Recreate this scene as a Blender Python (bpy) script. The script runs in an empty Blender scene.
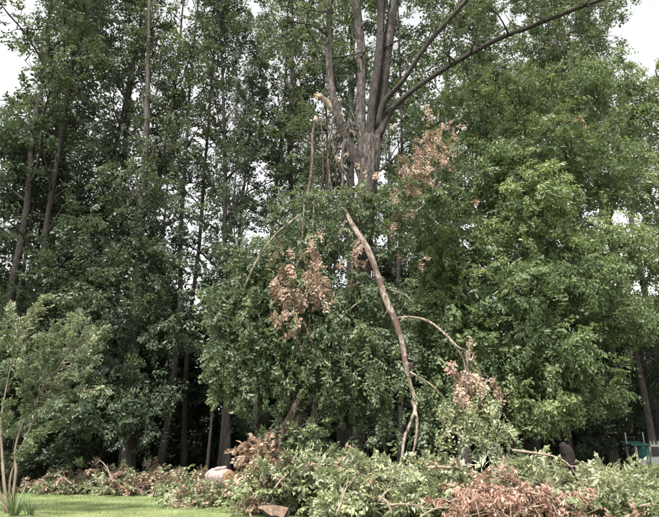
import bpy, math, random
import numpy as np
from mathutils import Vector

R = math.radians
scene = bpy.context.scene
col = scene.collection

# ------------------------------------------------------------------ camera
FPX, W0, H0 = 571.0, 659.0, 517.0          # focal length in photo pixels, photo size
PITCH, EYE = R(19.0), 1.6
cam_d = bpy.data.cameras.new('camera')
cam_d.sensor_fit = 'HORIZONTAL'; cam_d.sensor_width = 36.0
cam_d.lens = FPX / W0 * 36.0
cam_d.clip_start = 0.1; cam_d.clip_end = 3000
cam = bpy.data.objects.new('camera', cam_d); col.objects.link(cam)
cam.location = (0, 0, EYE); cam.rotation_euler = (R(90) + PITCH, 0, 0)
scene.camera = cam

# ------------------------------------------------------------------ sky, sun, exposure
SUN_EL, SUN_AZ = R(60), R(204)             # azimuth clockwise from +Y (the view direction)
world = bpy.data.worlds.new('World'); scene.world = world; world.use_nodes = True
wn = world.node_tree; wn.nodes.clear()
sky = wn.nodes.new('ShaderNodeTexSky'); sky.sky_type = 'NISHITA'; sky.sun_disc = False
sky.sun_elevation = SUN_EL; sky.sun_rotation = SUN_AZ
sky.air_density = 1.0; sky.dust_density = 3.0; sky.ozone_density = 1.0
hs = wn.nodes.new('ShaderNodeHueSaturation'); hs.inputs['Saturation'].default_value = 0.06
bg = wn.nodes.new('ShaderNodeBackground'); bg.inputs['Strength'].default_value = 0.15
wo = wn.nodes.new('ShaderNodeOutputWorld')
wn.links.new(sky.outputs[0], hs.inputs['Color']); wn.links.new(hs.outputs[0], bg.inputs[0])
wn.links.new(bg.outputs[0], wo.inputs[0])
sun_d = bpy.data.lights.new('sun', 'SUN'); sun_d.energy = 5.0; sun_d.angle = R(8); sun_d.color = (1.0, 0.94, 0.86)
sun = bpy.data.objects.new('sun', sun_d); col.objects.link(sun)
sd = Vector((math.sin(SUN_AZ) * math.cos(SUN_EL), math.cos(SUN_AZ) * math.cos(SUN_EL), math.sin(SUN_EL)))
sun.rotation_euler = sd.to_track_quat('Z', 'Y').to_euler(); sun.location = sd * 60
vs = scene.view_settings
vs.view_transform = 'Standard'; vs.look = 'None'; vs.gamma = 1.0; vs.use_curve_mapping = False
vs.exposure = 1.38
scene.cycles.max_bounces = 5; scene.cycles.diffuse_bounces = 3; scene.cycles.transmission_bounces = 3
scene.cycles.use_denoising = True

# ------------------------------------------------------------------ pixel helpers (photo pixels)
CP, SP = math.cos(PITCH), math.sin(PITCH)
def at(px, py, Y):
    """world point on the ray through photo pixel (px,py) at distance Y along the ground"""
    u = (px - W0 / 2) / FPX; v = (H0 / 2 - py) / FPX
    d = np.array([u, CP - v * SP, SP + v * CP])
    return np.array([0, 0, EYE]) + d * (Y / d[1])
def gnd(px, Y):
    p = at(px, 400, Y); 
    zc = Y * CP + (0 - EYE) * SP
    return np.array([(px - W0 / 2) / FPX * zc, Y, 0.0])
def scale_at(p):
    """metres per photo pixel at a world point"""
    return (p[1] * CP + (p[2] - EYE) * SP) / FPX

# ------------------------------------------------------------------ materials
def mat_base(name):
    m = bpy.data.materials.new(name); m.use_nodes = True
    nt = m.node_tree; nt.nodes.clear()
    out = nt.nodes.new('ShaderNodeOutputMaterial')
    return m, nt, out
def ramp(nt, stops, inp):
    r = nt.nodes.new('ShaderNodeValToRGB'); e = r.color_ramp.elements
    while len(e) < len(stops): e.new(0.5)
    for i, (p, c) in enumerate(stops): e[i].position = p; e[i].color = (*c, 1)
    nt.links.new(inp, r.inputs[0]); return r
def ds(c, k=.05):
    l = .3 * c[0] + .6 * c[1] + .1 * c[2]; return tuple(v * (1 - k) + l * k for v in c)
def leaf_mat(name, stops, under, transl=0.35, rough=0.45, under_mix=0.6):
    m, nt, out = mat_base(name)
    at_ = nt.nodes.new('ShaderNodeAttribute'); at_.attribute_name = 'tint'
    stops = [(p_, ds(c_)) for p_, c_ in stops]; under = ds(under)
    top = ramp(nt, stops, at_.outputs['Fac'])
    geo = nt.nodes.new('ShaderNodeNewGeometry')
    mx = nt.nodes.new('ShaderNodeMix'); mx.data_type = 'RGBA'
    ml = nt.nodes.new('ShaderNodeMath'); ml.operation = 'MULTIPLY'; ml.inputs[1].default_value = under_mix
    nt.links.new(geo.outputs['Backfacing'], ml.inputs[0])
    nt.links.new(ml.outputs[0], mx.inputs[0]); nt.links.new(top.outputs[0], mx.inputs[6])
    mx.inputs[7].default_value = (*under, 1)
    p = nt.nodes.new('ShaderNodeBsdfPrincipled'); p.inputs['Roughness'].default_value = rough
    p.inputs['Specular IOR Level'].default_value = 0.35
    nt.links.new(mx.outputs[2], p.inputs['Base Color'])
    t = nt.nodes.new('ShaderNodeBsdfTranslucent')
    g = nt.nodes.new('ShaderNodeGamma'); g.inputs[1].default_value = 0.8
    tint = nt.nodes.new('ShaderNodeMix'); tint.data_type = 'RGBA'; tint.blend_type = 'MULTIPLY'
    tint.inputs[0].default_value = 1.0; tint.inputs[7].default_value = (1.0, 1.0, 0.7, 1)
    nt.links.new(top.outputs[0], g.inputs[0]); nt.links.new(g.outputs[0], tint.inputs[6])
    nt.links.new(tint.outputs[2], t.inputs[0])
    s = nt.nodes.new('ShaderNodeMixShader'); s.inputs[0].default_value = transl
    nt.links.new(p.outputs[0], s.inputs[1]); nt.links.new(t.outputs[0], s.inputs[2])
    nt.links.new(s.outputs[0], out.inputs[0])
    return m
def noise_mat(name, stops, scale=(6, 6, 1.2), detail=6, rough=0.9, bump=0.5, bdist=0.03, second=None, warp=2.5):
    m, nt, out = mat_base(name)
    tc = nt.nodes.new('ShaderNodeTexCoord'); mp = nt.nodes.new('ShaderNodeMapping')
    mp.inputs['Scale'].default_value = scale
    nt.links.new(tc.outputs['Object'], mp.inputs[0])
    n = nt.nodes.new('ShaderNodeTexNoise'); n.inputs['Scale'].default_value = 1.0
    n.inputs['Detail'].default_value = detail; n.inputs['Roughness'].default_value = 0.65
    wn_ = nt.nodes.new('ShaderNodeTexNoise'); wn_.inputs['Scale'].default_value = 2.3; wn_.inputs['Detail'].default_value = 3
    nt.links.new(tc.outputs['Object'], wn_.inputs[0])
    wm = nt.nodes.new('ShaderNodeVectorMath'); wm.operation = 'SCALE'; wm.inputs['Scale'].default_value = warp
    wa = nt.nodes.new('ShaderNodeVectorMath'); wa.operation = 'ADD'
    nt.links.new(wn_.outputs['Color'], wm.inputs[0]); nt.links.new(mp.outputs[0], wa.inputs[0]); nt.links.new(wm.outputs[0], wa.inputs[1])
    nt.links.new(wa.outputs[0], n.inputs[0])
    r = ramp(nt, stops, n.outputs[0])
    c = r.outputs[0]
    if second:                                   # large stains or lichen patches
        n2 = nt.nodes.new('ShaderNodeTexNoise'); n2.inputs['Scale'].default_value = second[0]; n2.inputs['Detail'].default_value = 4
        nt.links.new(tc.outputs['Object'], n2.inputs[0])
        r2 = ramp(nt, [(second[1], (0, 0, 0)), (second[2], (1, 1, 1))], n2.outputs[0])
        mx = nt.nodes.new('ShaderNodeMix'); mx.data_type = 'RGBA'
        nt.links.new(r2.outputs[0], mx.inputs[0]); nt.links.new(c, mx.inputs[6]); mx.inputs[7].default_value = (*second[3], 1)
        c = mx.outputs[2]
    p = nt.nodes.new('ShaderNodeBsdfPrincipled'); p.inputs['Roughness'].default_value = rough
    p.inputs['Specular IOR Level'].default_value = 0.2
    nt.links.new(c, p.inputs['Base Color'])
    if bump:
        b = nt.nodes.new('ShaderNodeBump'); b.inputs['Strength'].default_value = bump; b.inputs['Distance'].default_value = bdist
        nt.links.new(n.outputs[0], b.inputs['Height']); nt.links.new(b.outputs[0], p.inputs['Normal'])
    nt.links.new(p.outputs[0], out.inputs[0])
    return m
M = {}
M['leaf_wood'] = leaf_mat('leaf_wood', [(0, (.026, .042, .022)), (.5, (.048, .072, .034)), (1, (.100, .128, .050))], (.075, .095, .058), .36)
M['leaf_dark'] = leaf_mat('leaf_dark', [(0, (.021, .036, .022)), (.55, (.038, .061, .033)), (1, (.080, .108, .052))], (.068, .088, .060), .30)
M['leaf_oak'] = leaf_mat('leaf_oak', [(0, (.046, .080, .034)), (.5, (.096, .144, .058)), (1, (.200, .242, .096))], (.150, .188, .108), .40)
M['leaf_drape'] = leaf_mat('leaf_drape', [(0, (.032, .056, .027)), (.5, (.066, .098, .046)), (1, (.135, .168, .076))], (.150, .178, .118), .32)
M['leaf_myrtle'] = leaf_mat('leaf_myrtle', [(0, (.060, .090, .050)), (.55, (.122, .160, .098)), (1, (.235, .255, .135))], (.165, .195, .140), .30)
M['leaf_cut'] = leaf_mat('leaf_cut', [(0, (.055, .082, .036)), (.5, (.150, .182, .090)), (1, (.290, .300, .165))], (.330, .350, .240), .28, under_mix=.85)
M['leaf_dead'] = leaf_mat('leaf_dead', [(0, (.070, .040, .030)), (.5, (.220, .140, .104)), (1, (.420, .305, .240))], (.350, .255, .200), .22, .7)
M['leaf_rust'] = leaf_mat('leaf_rust', [(0, (.075, .030, .022)), (.5, (.275, .146, .112)), (1, (.480, .305, .240))], (.390, .250, .200), .22, .7)
M['grass'] = leaf_mat('grass', [(0, (.105, .150, .055)), (.6, (.185, .235, .095)), (1, (.300, .310, .165))], (.190, .235, .100), .30)
M['strap'] = leaf_mat('strap', [(0, (.050, .090, .035)), (1, (.120, .160, .070))], (.100, .140, .070), .25)
M['bark_main'] = noise_mat('bark_main', [(.36, (.014, .012, .011)), (.50, (.066, .057, .053)), (.68, (.165, .148, .140))], (11, 11, 2.4), 11, bump=1.0, bdist=.12, second=(.8, .50, .66, (.045, .040, .035)))
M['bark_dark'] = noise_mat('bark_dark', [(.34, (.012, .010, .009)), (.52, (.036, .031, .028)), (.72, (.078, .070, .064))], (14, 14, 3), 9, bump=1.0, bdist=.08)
M['bark_wood'] = noise_mat('bark_wood', [(.32, (.020, .017, .015)), (.52, (.056, .047, .042)), (.75, (.115, .100, .091))], (14, 14, 2.2), 7, bump=.9, bdist=.04, second=(.35, .48, .7, (.10, .105, .085)))
M['bark_pale'] = noise_mat('bark_pale', [(.32, (.035, .026, .021)), (.48, (.150, .120, .102)), (.68, (.360, .310, .270))], (11, 11, 3.5), 9, bump=1.0, bdist=.05, second=(2.6, .50, .60, (.085, .058, .046)))
M['torn_bark'] = noise_mat('torn_bark', [(.34, (.020, .015, .013)), (.5, (.070, .053, .045)), (.70, (.19, .15, .13))], (16, 16, 4), 8, bump=1.0, bdist=.05, second=(1.3, .58, .70, (.22, .16, .125)))
M['log_bark'] = noise_mat('log_bark', [(.3, (.09, .065, .06)), (.5, (.24, .185, .175)), (.72, (.42, .345, .325))], (7, 7, 7), 8, bump=1.0, bdist=.05)
M['bark_smooth'] = noise_mat('bark_smooth', [(.3, (.090, .068, .052)), (.55, (.180, .142, .110)), (.75, (.27, .225, .185))], (8, 8, 2), 5, bump=.3, bdist=.01)
M['twig'] = noise_mat('twig', [(.3, (.100, .075, .055)), (.6, (.230, .185, .145)), (.8, (.33, .28, .23))], (20, 20, 6), 4, bump=.3, bdist=.01)
M['vine'] = noise_mat('vine', [(.3, (.07, .045, .032)), (.6, (.17, .12, .09)), (.8, (.26, .20, .16))], (20, 20, 4), 4, bump=.4, bdist=.01)
M['cut_wood'] = noise_mat('cut_wood', [(.3, (.36, .21, .12)), (.55, (.56, .37, .23)), (.8, (.66, .48, .33))], (7, 7, 7), 5, bump=.3, bdist=.01, second=(2.2, .52, .7, (.50, .27, .17)))
M['old_cut'] = noise_mat('old_cut', [(.3, (.04, .028, .020)), (.55, (.10, .070, .048)), (.8, (.20, .145, .095))], (9, 3, 9), 6, bump=.6, bdist=.02)
M['old_wood'] = noise_mat('old_wood', [(.3, (.007, .005, .005)), (.6, (.018, .013, .012)), (.8, (.035, .027, .024))], (14, 14, 4), 6, bump=.9, bdist=.03)
M['green_paint'] = noise_mat('green_paint', [(.3, (.014, .065, .055)), (.7, (.04, .15, .125))], (3, 3, 3), 5, rough=.5, bump=.1, bdist=.01)
M['white_paint'] = noise_mat('white_paint', [(.3, (.18, .17, .17)), (.7, (.40, .38, .38))], (4, 4, 1.5), 6, rough=.6, bump=.1, bdist=.01)
M['grey_paint'] = noise_mat('grey_paint', [(.3, (.20, .19, .18)), (.7, (.36, .34, .33))], (4, 4, 1.5), 6, rough=.6, bump=.1, bdist=.01)
M['litter'] = noise_mat('litter', [(.28, (.020, .015, .011)), (.5, (.055, .040, .028)), (.75, (.115, .085, .060))], (5, 5, 5), 10, bump=.8, bdist=.05, second=(.25, .52, .7, (.03, .042, .02)))
M['lawn'] = noise_mat('lawn', [(.30, (.075, .105, .040)), (.5, (.135, .175, .070)), (.72, (.220, .230, .115))], (7, 7, 7), 9, bump=.6, bdist=.03, second=(.35, .5, .72, (.19, .195, .085)))

# ------------------------------------------------------------------ mesh helpers
def mesh_from(name, V, F, counts=None, tint=None, smooth=False):
    """F: flat loop indices, counts: loops per face"""
    me = bpy.data.meshes.new(name)
    V = np.asarray(V, np.float32); F = np.asarray(F, np.int32).ravel(); counts = np.asarray(counts, np.int32)
    me.vertices.add(len(V)); me.vertices.foreach_set('co', V.ravel())
    me.loops.add(len(F)); me.loops.foreach_set('vertex_index', F)
    me.polygons.add(len(counts))
    st = np.zeros(len(counts), np.int32); st[1:] = np.cumsum(counts)[:-1]
    me.polygons.foreach_set('loop_start', st)
    me.polygons.foreach_set('use_smooth', np.full(len(counts), smooth))
    me.update(calc_edges=True)
    if tint is not None:
        a = me.attributes.new('tint', 'FLOAT', 'POINT'); a.data.foreach_set('value', np.asarray(tint, np.float32))
    return me
def link(name, me, mat, parent=None):
    o = bpy.data.objects.new(name, me); col.objects.link(o)
    if not me.materials: me.materials.append(M[mat])
    if parent: o.parent = parent
    return o
def tag(o, label=None, cat=None, group=None, kind=None):
    if label: o['label'] = label
    if cat: o['category'] = cat
    if group: o['group'] = group
    if kind: o['kind'] = kind
    return o
def thing(name, label, cat, loc=(0, 0, 0), group=None):
    o = bpy.data.objects.new(name, None); col.objects.link(o); o.empty_display_size = .2
    o.location = tuple(float(v) for v in loc)
    return tag(o, label, cat, group)
def nrm(a): return a / np.maximum(np.linalg.norm(a, axis=-1, keepdims=True), 1e-9)

ORD = ['first', 'second', 'third', 'fourth', 'fifth', 'sixth', 'seventh', 'eighth', 'ninth', 'tenth', 'eleventh', 'twelfth', 'thirteenth', 'fourteenth', 'fifteenth', 'sixteenth', 'seventeenth', 'eighteenth', 'nineteenth', 'twentieth', 'twenty-first', 'twenty-second', 'twenty-third', 'twenty-fourth', 'twenty-fifth', 'twenty-sixth', 'twenty-seventh', 'twenty-eighth']
def nth(label, i): return '%s, %s from the left' % (label, ORD[i])
class Tubes:
    """tapered, bent, knobbly round tubes collected into one mesh"""
    def __init__(s): s.V, s.F, s.C, s.n = [], [], [], 0
    def tube(s, pts, rad, sides=7, sub=3, rough=0.0, rng=None, cap=True):
        pts = np.asarray(pts, float); rad = np.asarray(rad, float)
        if len(pts) > 2 and sub > 1:
            pts, rad = smooth_path(pts, rad, sub)
        n = len(pts)
        T = nrm(np.gradient(pts, axis=0))
        ref = np.array([0, 0, 1.0]) if abs(T[0][2]) < .9 else np.array([1.0, 0, 0])
        U = np.empty_like(T)
        u = nrm(np.cross(T[0], ref))
        for i in range(n):
            u = nrm(u - T[i] * np.dot(u, T[i])); U[i] = u
        Wv = np.cross(T, U)
        a = np.linspace(0, 2 * math.pi, sides, endpoint=False)
        rr = np.repeat(rad[:, None], sides, 1)
        if rough and rng is not None:
            rr = rr * (1 + rng.normal(0, rough, (1, sides)) + rng.normal(0, rough * .5, (n, sides)))
        ring = pts[:, None] + rr[..., None] * (np.cos(a)[None, :, None] * U[:, None] + np.sin(a)[None, :, None] * Wv[:, None])
        b = s.n
        s.V.append(ring.reshape(-1, 3)); s.n += n * sides
        i = np.arange(n - 1)[:, None] * sides; j = np.arange(sides)[None]; j2 = (j + 1) % sides
        q = np.stack([b + i + j, b + i + j2, b + i + sides + j2, b + i + sides + j], -1).reshape(-1)
        s.F.append(q); s.C.append(np.full((n - 1) * sides, 4))
        if cap:
            s.F.append(b + (n - 1) * sides + np.arange(sides)); s.C.append(np.array([sides]))
            s.F.append(b + np.arange(sides)[::-1]); s.C.append(np.array([sides]))
    def build(s, name, mat, parent=None, origin=None, smooth=True):
        if not s.V: return None
        V = np.concatenate(s.V)
        if origin is not None: V = V - np.asarray(origin)
        return link(name, mesh_from(name, V, np.concatenate(s.F), np.concatenate(s.C), smooth=smooth), mat, parent)
def smooth_path(pts, rad, sub):
    P = np.vstack([2 * pts[0] - pts[1], pts, 2 * pts[-1] - pts[-2]]); out, ro = [], []
    for i in range(1, len(P) - 2):
        for k in range(sub):
            t = k / sub
            a, b, c, d = P[i - 1], P[i], P[i + 1], P[i + 2]
            out.append(.5 * (2 * b + (c - a) * t + (2 * a - 5 * b + 4 * c - d) * t * t + (-a + 3 * b - 3 * c + d) * t ** 3))
            ro.append(rad[i - 1] * (1 - t) + rad[i] * t)
    out.append(pts[-1]); ro.append(rad[-1])
    return np.array(out), np.array(ro)

LEAF = {   # outline in (along, across, lift); triangles share the base vertex
    'simple': (np.array([[0, 0, 0], [.45, .30, .07], [1, 0, -.06], [.45, -.30, .07]]), [(0, 2, 1), (0, 3, 2)]),
    'narrow': (np.array([[0, 0, 0], [.45, .17, .05], [1, 0, -.08], [.45, -.17, .05]]), [(0, 2, 1), (0, 3, 2)]),
    'lobed': (np.array([[0, 0, 0], [.38, .44, .06], [.52, .16, .03], [1, 0, -.08], [.52, -.16, .03], [.38, -.44, .06]]), [(0, 2, 1), (0, 3, 2), (0, 4, 3), (0, 5, 4)]),
}
def spray_proto(rng, n, width=.6, droop=.15, fan=50):
    """a leafy twig of unit length along +x, z up: leaf origins, directions, normals"""
    O, D = [], []
    twigs = [(np.zeros(3), np.array([1.0, 0, -droop * .5]), 1.0)]
    k = 8
    for i in range(k):
        t = .12 + .8 * i / k
        s = 1 if i % 2 else -1
        ang = R(rng.uniform(fan * .6, fan * 1.2)) * s
        L = (width * (1 - t * .65)) * rng.uniform(.7, 1.2)
        twigs.append((np.array([t, 0, -droop * .5 * t]), np.array([math.cos(ang), math.sin(ang), rng.uniform(-.25, .2) - droop]), L))
    per = max(2, n // len(twigs))
    for (o, d, L) in twigs:
        m = per if L < .99 else n - per * (len(twigs) - 1)
        d = d / np.linalg.norm(d)
        for j in range(m):
            t = (j + .6) / m
            p = o + d * L * t + np.array([0, 0, -droop * t * t * L]) + rng.normal(0, .025, 3)
            s = 1 if j % 2 else -1
            a = R(rng.uniform(25, 65)) * s
            dd = np.array([d[0] * math.cos(a) - d[1] * math.sin(a), d[0] * math.sin(a) + d[1] * math.cos(a), d[2] - droop * rng.uniform(.3, 2.2) + rng.normal(0, .15)])
            O.append(p); D.append(dd)
    O = np.array(O); D = nrm(np.array(D))
    N = np.array([0, 0, 1.0]) + rng.normal(0, .38, O.shape)
    N = nrm(N - D * (N * D).sum(1, keepdims=True))
    return O, D, N
class Leaves:
    def __init__(s, seed=0):
        s.rng = np.random.default_rng(seed); s.parts = []; s.protos = {}
    def proto(s, n, width, droop, fan):
        k = (n, width, droop, fan)
        if k not in s.protos: s.protos[k] = [spray_proto(s.rng, n, width, droop, fan) for _ in range(7)]
        return s.protos[k]
    def sprays(s, P, D, S, leaf=.14, n=42, shape='simple', width=.6, droop=.15, fan=50, tint=.45, ctint=.18, ltint=.16, roll=.5):
        P = np.asarray(P, float).reshape(-1, 3); D = nrm(np.asarray(D, float).reshape(-1, 3)); m = len(P)
        if m == 0: return
        S = np.broadcast_to(np.asarray(S, float), (m,)); rng = s.rng
        tint = np.broadcast_to(np.asarray(tint, float), (m,))
        up = np.array([0, 0, 1.0]) + rng.normal(0, roll, (m, 3))
        Z = up - D * (up * D).sum(1, keepdims=True); Z = nrm(Z); Yv = np.cross(Z, D)
        F = np.stack([D, Yv, Z], 1)                                   # rows are local axes
        pr = s.proto(n, width, droop, fan); which = rng.integers(0, len(pr), m)
        ct = tint + rng.normal(0, ctint, m)
        V0, tri = LEAF[shape]
        for k in range(len(pr)):
            ix = np.nonzero(which == k)[0]
            if len(ix) == 0: continue
            o, d, nn = pr[k]
            f = F[ix]
            O = P[ix][:, None] + S[ix][:, None, None] * np.einsum('lj,mjk->mlk', o, f)
            DD = np.einsum('lj,mjk->mlk', d, f); NN = np.einsum('lj,mjk->mlk', nn, f)
            DD = nrm(DD + rng.normal(0, .22, DD.shape)); NN = nrm(NN - DD * (NN * DD).sum(-1, keepdims=True))
            B = np.cross(NN, DD)
            sz = leaf * (rng.uniform(.75, 1.2, (len(ix), 1)) * np.clip(rng.lognormal(-.05, .30, O.shape[:2]), .4, 1.4))[..., None, None]
            v = O[..., None, :] + sz * (V0[:, 0][:, None] * DD[..., None, :] + V0[:, 1][:, None] * B[..., None, :] + V0[:, 2][:, None] * NN[..., None, :])
            t = np.clip(ct[ix][:, None] + rng.normal(0, ltint, O.shape[:2]), 0, 1)
            s.parts.append((v.reshape(-1, len(V0), 3), t.reshape(-1), shape))
    def count(s): return sum(len(p[0]) for p in s.parts)
    def build(s, name, mat, parent=None, origin=None, zmin=None):
        if not s.parts: return None
        V, F, T, n = [], [], [], 0
        for v, t, shape in s.parts:
            k = v.shape[1]; tri = np.array(LEAF[shape][1])
            if zmin is not None:
                ok = v[:, :, 2].min(1) > zmin; v = v[ok]; t = t[ok]
            V.append(v.reshape(-1, 3)); T.append(np.repeat(t, k))
            F.append((n + np.arange(len(v))[:, None, None] * k + tri[None]).reshape(-1)); n += len(v) * k
        V = np.concatenate(V); F = np.concatenate(F)
        if origin is not None: V = V - np.asarray(origin)
        return link(name, mesh_from(name, V, F, np.full(len(F) // 3, 3), np.concatenate(T)), mat, parent)

def boxes(name, mat, parent, specs, origin=(0, 0, 0)):
    V, F, n = [], [], 0
    for (x0, x1, y0, y1, z0, z1) in specs:
        c = np.array([[x, y, z] for z in (z0, z1) for (x, y) in ((x0, y0), (x1, y0), (x1, y1), (x0, y1))], float)
        V.append(c)
        for f in ((3, 2, 1, 0), (4, 5, 6, 7), (0, 1, 5, 4), (1, 2, 6, 5), (2, 3, 7, 6), (3, 0, 4, 7)): F += [n + i for i in f]
        n += 8
    return link(name, mesh_from(name, np.concatenate(V) - np.asarray(origin), F, np.full(len(F) // 4, 4)), mat, parent)

# ================================================================== THE SETTING
def sheet(name, outline, z, mat, kind='structure'):
    V = [(x, y, z) for x, y in outline]
    me = mesh_from(name, V, list(range(len(V))), [len(V)])
    return tag(link(name, me, mat), kind=kind)
def ground_grid():
    xs = np.concatenate([[-900, -300, -120], np.linspace(-70, 70, 71), [120, 300, 900]])
    ys = np.concatenate([[-600, -100, -20], np.linspace(0, 100, 51), [160, 400, 1500]])
    rng = np.random.default_rng(4)
    X, Y = np.meshgrid(xs, ys)
    Z = np.where(Y > 30, .12 * np.sin(X * .31 + 1) * np.sin(Y * .27) + rng.normal(0, .03, X.shape), 0) * np.clip((Y - 30) / 6, 0, 1)
    V = np.stack([X, Y, Z], -1).reshape(-1, 3); nx, ny = len(xs), len(ys)
    i, j = np.meshgrid(np.arange(nx - 1), np.arange(ny - 1)); b = j * nx + i
    F = np.stack([b, b + 1, b + nx + 1, b + nx], -1).reshape(-1)
    tag(link('ground', mesh_from('ground', V, F, np.full((nx - 1) * (ny - 1), 4), smooth=True), 'litter'), kind='structure')
ground_grid()
LAWN_EDGE = [(-60, 27.4), (-14, 27.6), (-9, 27.0), (-6.5, 26.2), (-4.6, 24.5), (-3.2, 22.4), (-2.0, 20.6), (0, 19.4), (6, 18.6), (14, 18.4), (60, 18)]
sheet('lawn', [(-60, -40), (60, -40)] + LAWN_EDGE[::-1], .004, 'lawn')
def lawn_edge(x): return np.interp(x, [p[0] for p in LAWN_EDGE], [p[1] for p in LAWN_EDGE])

def grass():
    rng = np.random.default_rng(11); L = Leaves(11)
    n = 220000
    y = rng.uniform(14.5, 28, n); x = rng.uniform(-17, 1.5, n)
    ok = (y < lawn_edge(x) + rng.normal(0, .12, n)) & (x > -.66 * y) & ~((x > -1.8) & (y > 17.0)); x, y = x[ok], y[ok]
    n = len(x)
    P = np.stack([x, y, np.full(n, -.003)], -1)
    patch = .5 + .18 * np.sin(x * 1.3 + 2 * np.sin(y * .8)) + .12 * np.sin(y * 2.1 + x)
    D = nrm(np.stack([rng.normal(0, .38, n), rng.normal(0, .38, n), np.ones(n)], -1))
    B = nrm(np.cross(D, rng.normal(0, 1, (n, 3))))
    h = (rng.uniform(.025, .07, n) * (1 + .5 * np.sin(x * 2.3 + y) * np.sin(y * 1.7 - x)))[:, None]; w = rng.uniform(.003, .007, n)[:, None]
    v = np.stack([P - B * w, P + B * w, P + D * h], 1)
    t = np.repeat(np.clip(patch + rng.normal(0, .2, n), 0, 1), 3)
    me = mesh_from('grass', v.reshape(-1, 3), np.arange(n * 3), np.full(n, 3), t)
    tag(link('grass', me, 'grass'), 'short mown pale green lawn grass in front of the brush', 'grass', kind='stuff')
grass()
def litter():
    rng = np.random.default_rng(12); n = 26000
    y = 18 + 42 * rng.random(n) ** 1.4; x = rng.uniform(-.72, .72, n) * y
    ok = (y > lawn_edge(x) + rng.normal(.3, .5, n)) | ((rng.random(n) < .10) & (y > lawn_edge(x) - 6 * rng.random(n) ** 2)); x, y = x[ok], y[ok]; n = len(x)
    D = nrm(np.stack([rng.normal(0, 1, n), rng.normal(0, 1, n), rng.normal(0, .3, n)], -1))
    Nn = np.array([0, 0, 1.]) + rng.normal(0, .35, (n, 3)); Nn = nrm(Nn - D * (Nn * D).sum(1, keepdims=True)); B = np.cross(Nn, D)
    V0, tri = LEAF['simple']; s = rng.uniform(.07, .15, n)[:, None, None]
    v = np.stack([x, y, rng.uniform(.02, .07, n) + np.where(y > 30, .1, 0)], -1)[:, None] + s * (V0[:, :1] * D[:, None] + V0[:, 1:2] * B[:, None] + V0[:, 2:] * Nn[:, None])
    F = (np.arange(n)[:, None, None] * 4 + np.array(tri)[None]).reshape(-1)
    me = mesh_from('leaf_litter', v.reshape(-1, 3), F, np.full(n * 2, 3), np.repeat(np.clip(rng.normal(.3, .25, n), 0, 1), 4))
    tag(link('leaf_litter', me, 'leaf_dead'), 'brown fallen leaves scattered over the woodland floor and lawn edge', 'leaf litter', kind='stuff')
litter()

# ================================================================== TREES OF THE WOOD
def make_tree(seed, H, cb, Rc, r0, nl=15, subs=6, leaf=.19, n=44, bark='bark_wood', foliage='leaf_wood', lean=.03, fork=None, spread=1.0, spr=1.15, up=(25, 62), dens=1.8):
    """meshes of one forest tree standing at the origin: trunk, branches, crown"""
    rng = np.random.default_rng(seed); T, Bm, L = Tubes(), Tubes(), Leaves(seed + 900)
    k = 9; az = rng.uniform(0, 6.28)
    zs = np.linspace(0, 1, k) ** 1.0
    off = np.cumsum(rng.normal(0, .012 * H, (k, 2)), 0) * .35
    pts = np.stack([off[:, 0] + math.cos(az) * lean * H * zs, off[:, 1] + math.sin(az) * lean * H * zs, zs * H], -1); pts[0, :2] = 0
    pts[0, 2] = -.25
    rad = r0 * (1 - .86 * zs ** 1.1); rad[0] *= 1.35
    T.tube(pts, rad, 10, 3, .05, rng)
    def trunk_at(h):
        t = np.clip(h / H, 0, 1)
        return np.array([np.interp(t, zs, pts[:, i]) for i in range(2)] + [h]), np.interp(t, zs, rad)
    P, D = [], []
    for i in range(nl):
        f = (i + rng.uniform(.1, .9)) / nl
        h = H * (cb + (1 - cb) * f * .95)
        o, rt = trunk_at(h)
        a = i * 2.4 + rng.normal(0, .5)
        env = (math.sin(math.pi * min(1, .22 + f * .70)) ** .6) * (1 - .25 * f)
        Ll = Rc * max(.3, env) * rng.uniform(.75, 1.2) * spread
        el = R(rng.uniform(*up)) + f * .35
        d = np.array([math.cos(a) * math.cos(el), math.sin(a) * math.cos(el), math.sin(el)])
        lp = [o]; dd = d.copy()
        for s_ in range(5):
            dd = nrm(dd + rng.normal(0, .16, 3) + np.array([0, 0, -.05])); lp.append(lp[-1] + dd * Ll / 5)
        lp = np.array(lp); lr = np.linspace(min(rt * .55, .10 + Ll * .012), .018, 6)
        Bm.tube(lp, lr, 5, 2)
        for j in range(subs):
            t = .3 + .7 * (j + rng.random()) / subs
            q = np.array([np.interp(t * 5, range(6), lp[:, c]) for c in range(3)])
            sd_ = nrm(nrm(lp[-1] - lp[0]) * .5 + rng.normal(0, .6, 3) * np.array([1, 1, .55]) + np.array([0, 0, .15]))
            sl = Ll * rng.uniform(.22, .42)
            e = q + sd_ * sl
            Bm.tube([q, (q + e) / 2 + rng.normal(0, .06, 3), e], [.035, .022, .008], 4, 1)
            m = max(2, int(4 * dens))
            for u in range(m):
                w = (u + .7) / m
                P.append(q + (e - q) * w + rng.normal(0, .22, 3)); D.append(sd_ + rng.normal(0, .55, 3) * np.array([1, 1, .5]) + np.array([0, 0, -.12]))
    P = np.array(P); D = np.array(D)
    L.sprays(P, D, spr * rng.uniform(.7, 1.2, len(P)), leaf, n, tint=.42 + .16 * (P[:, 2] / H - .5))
    me = []
    for b, nm, mt in ((T, 'trunk', bark), (Bm, 'branches', bark), (L, 'crown', foliage)):
        o = b.build(nm, mt); me.append(o.data); bpy.data.objects.remove(o)
    return me
PROTO = {}
def proto(key, **kw):
    PROTO[key] = make_tree(**kw)
proto('tall_a', seed=1, H=40, cb=.30, Rc=6.2, r0=.30, nl=20, dens=.8)
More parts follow.
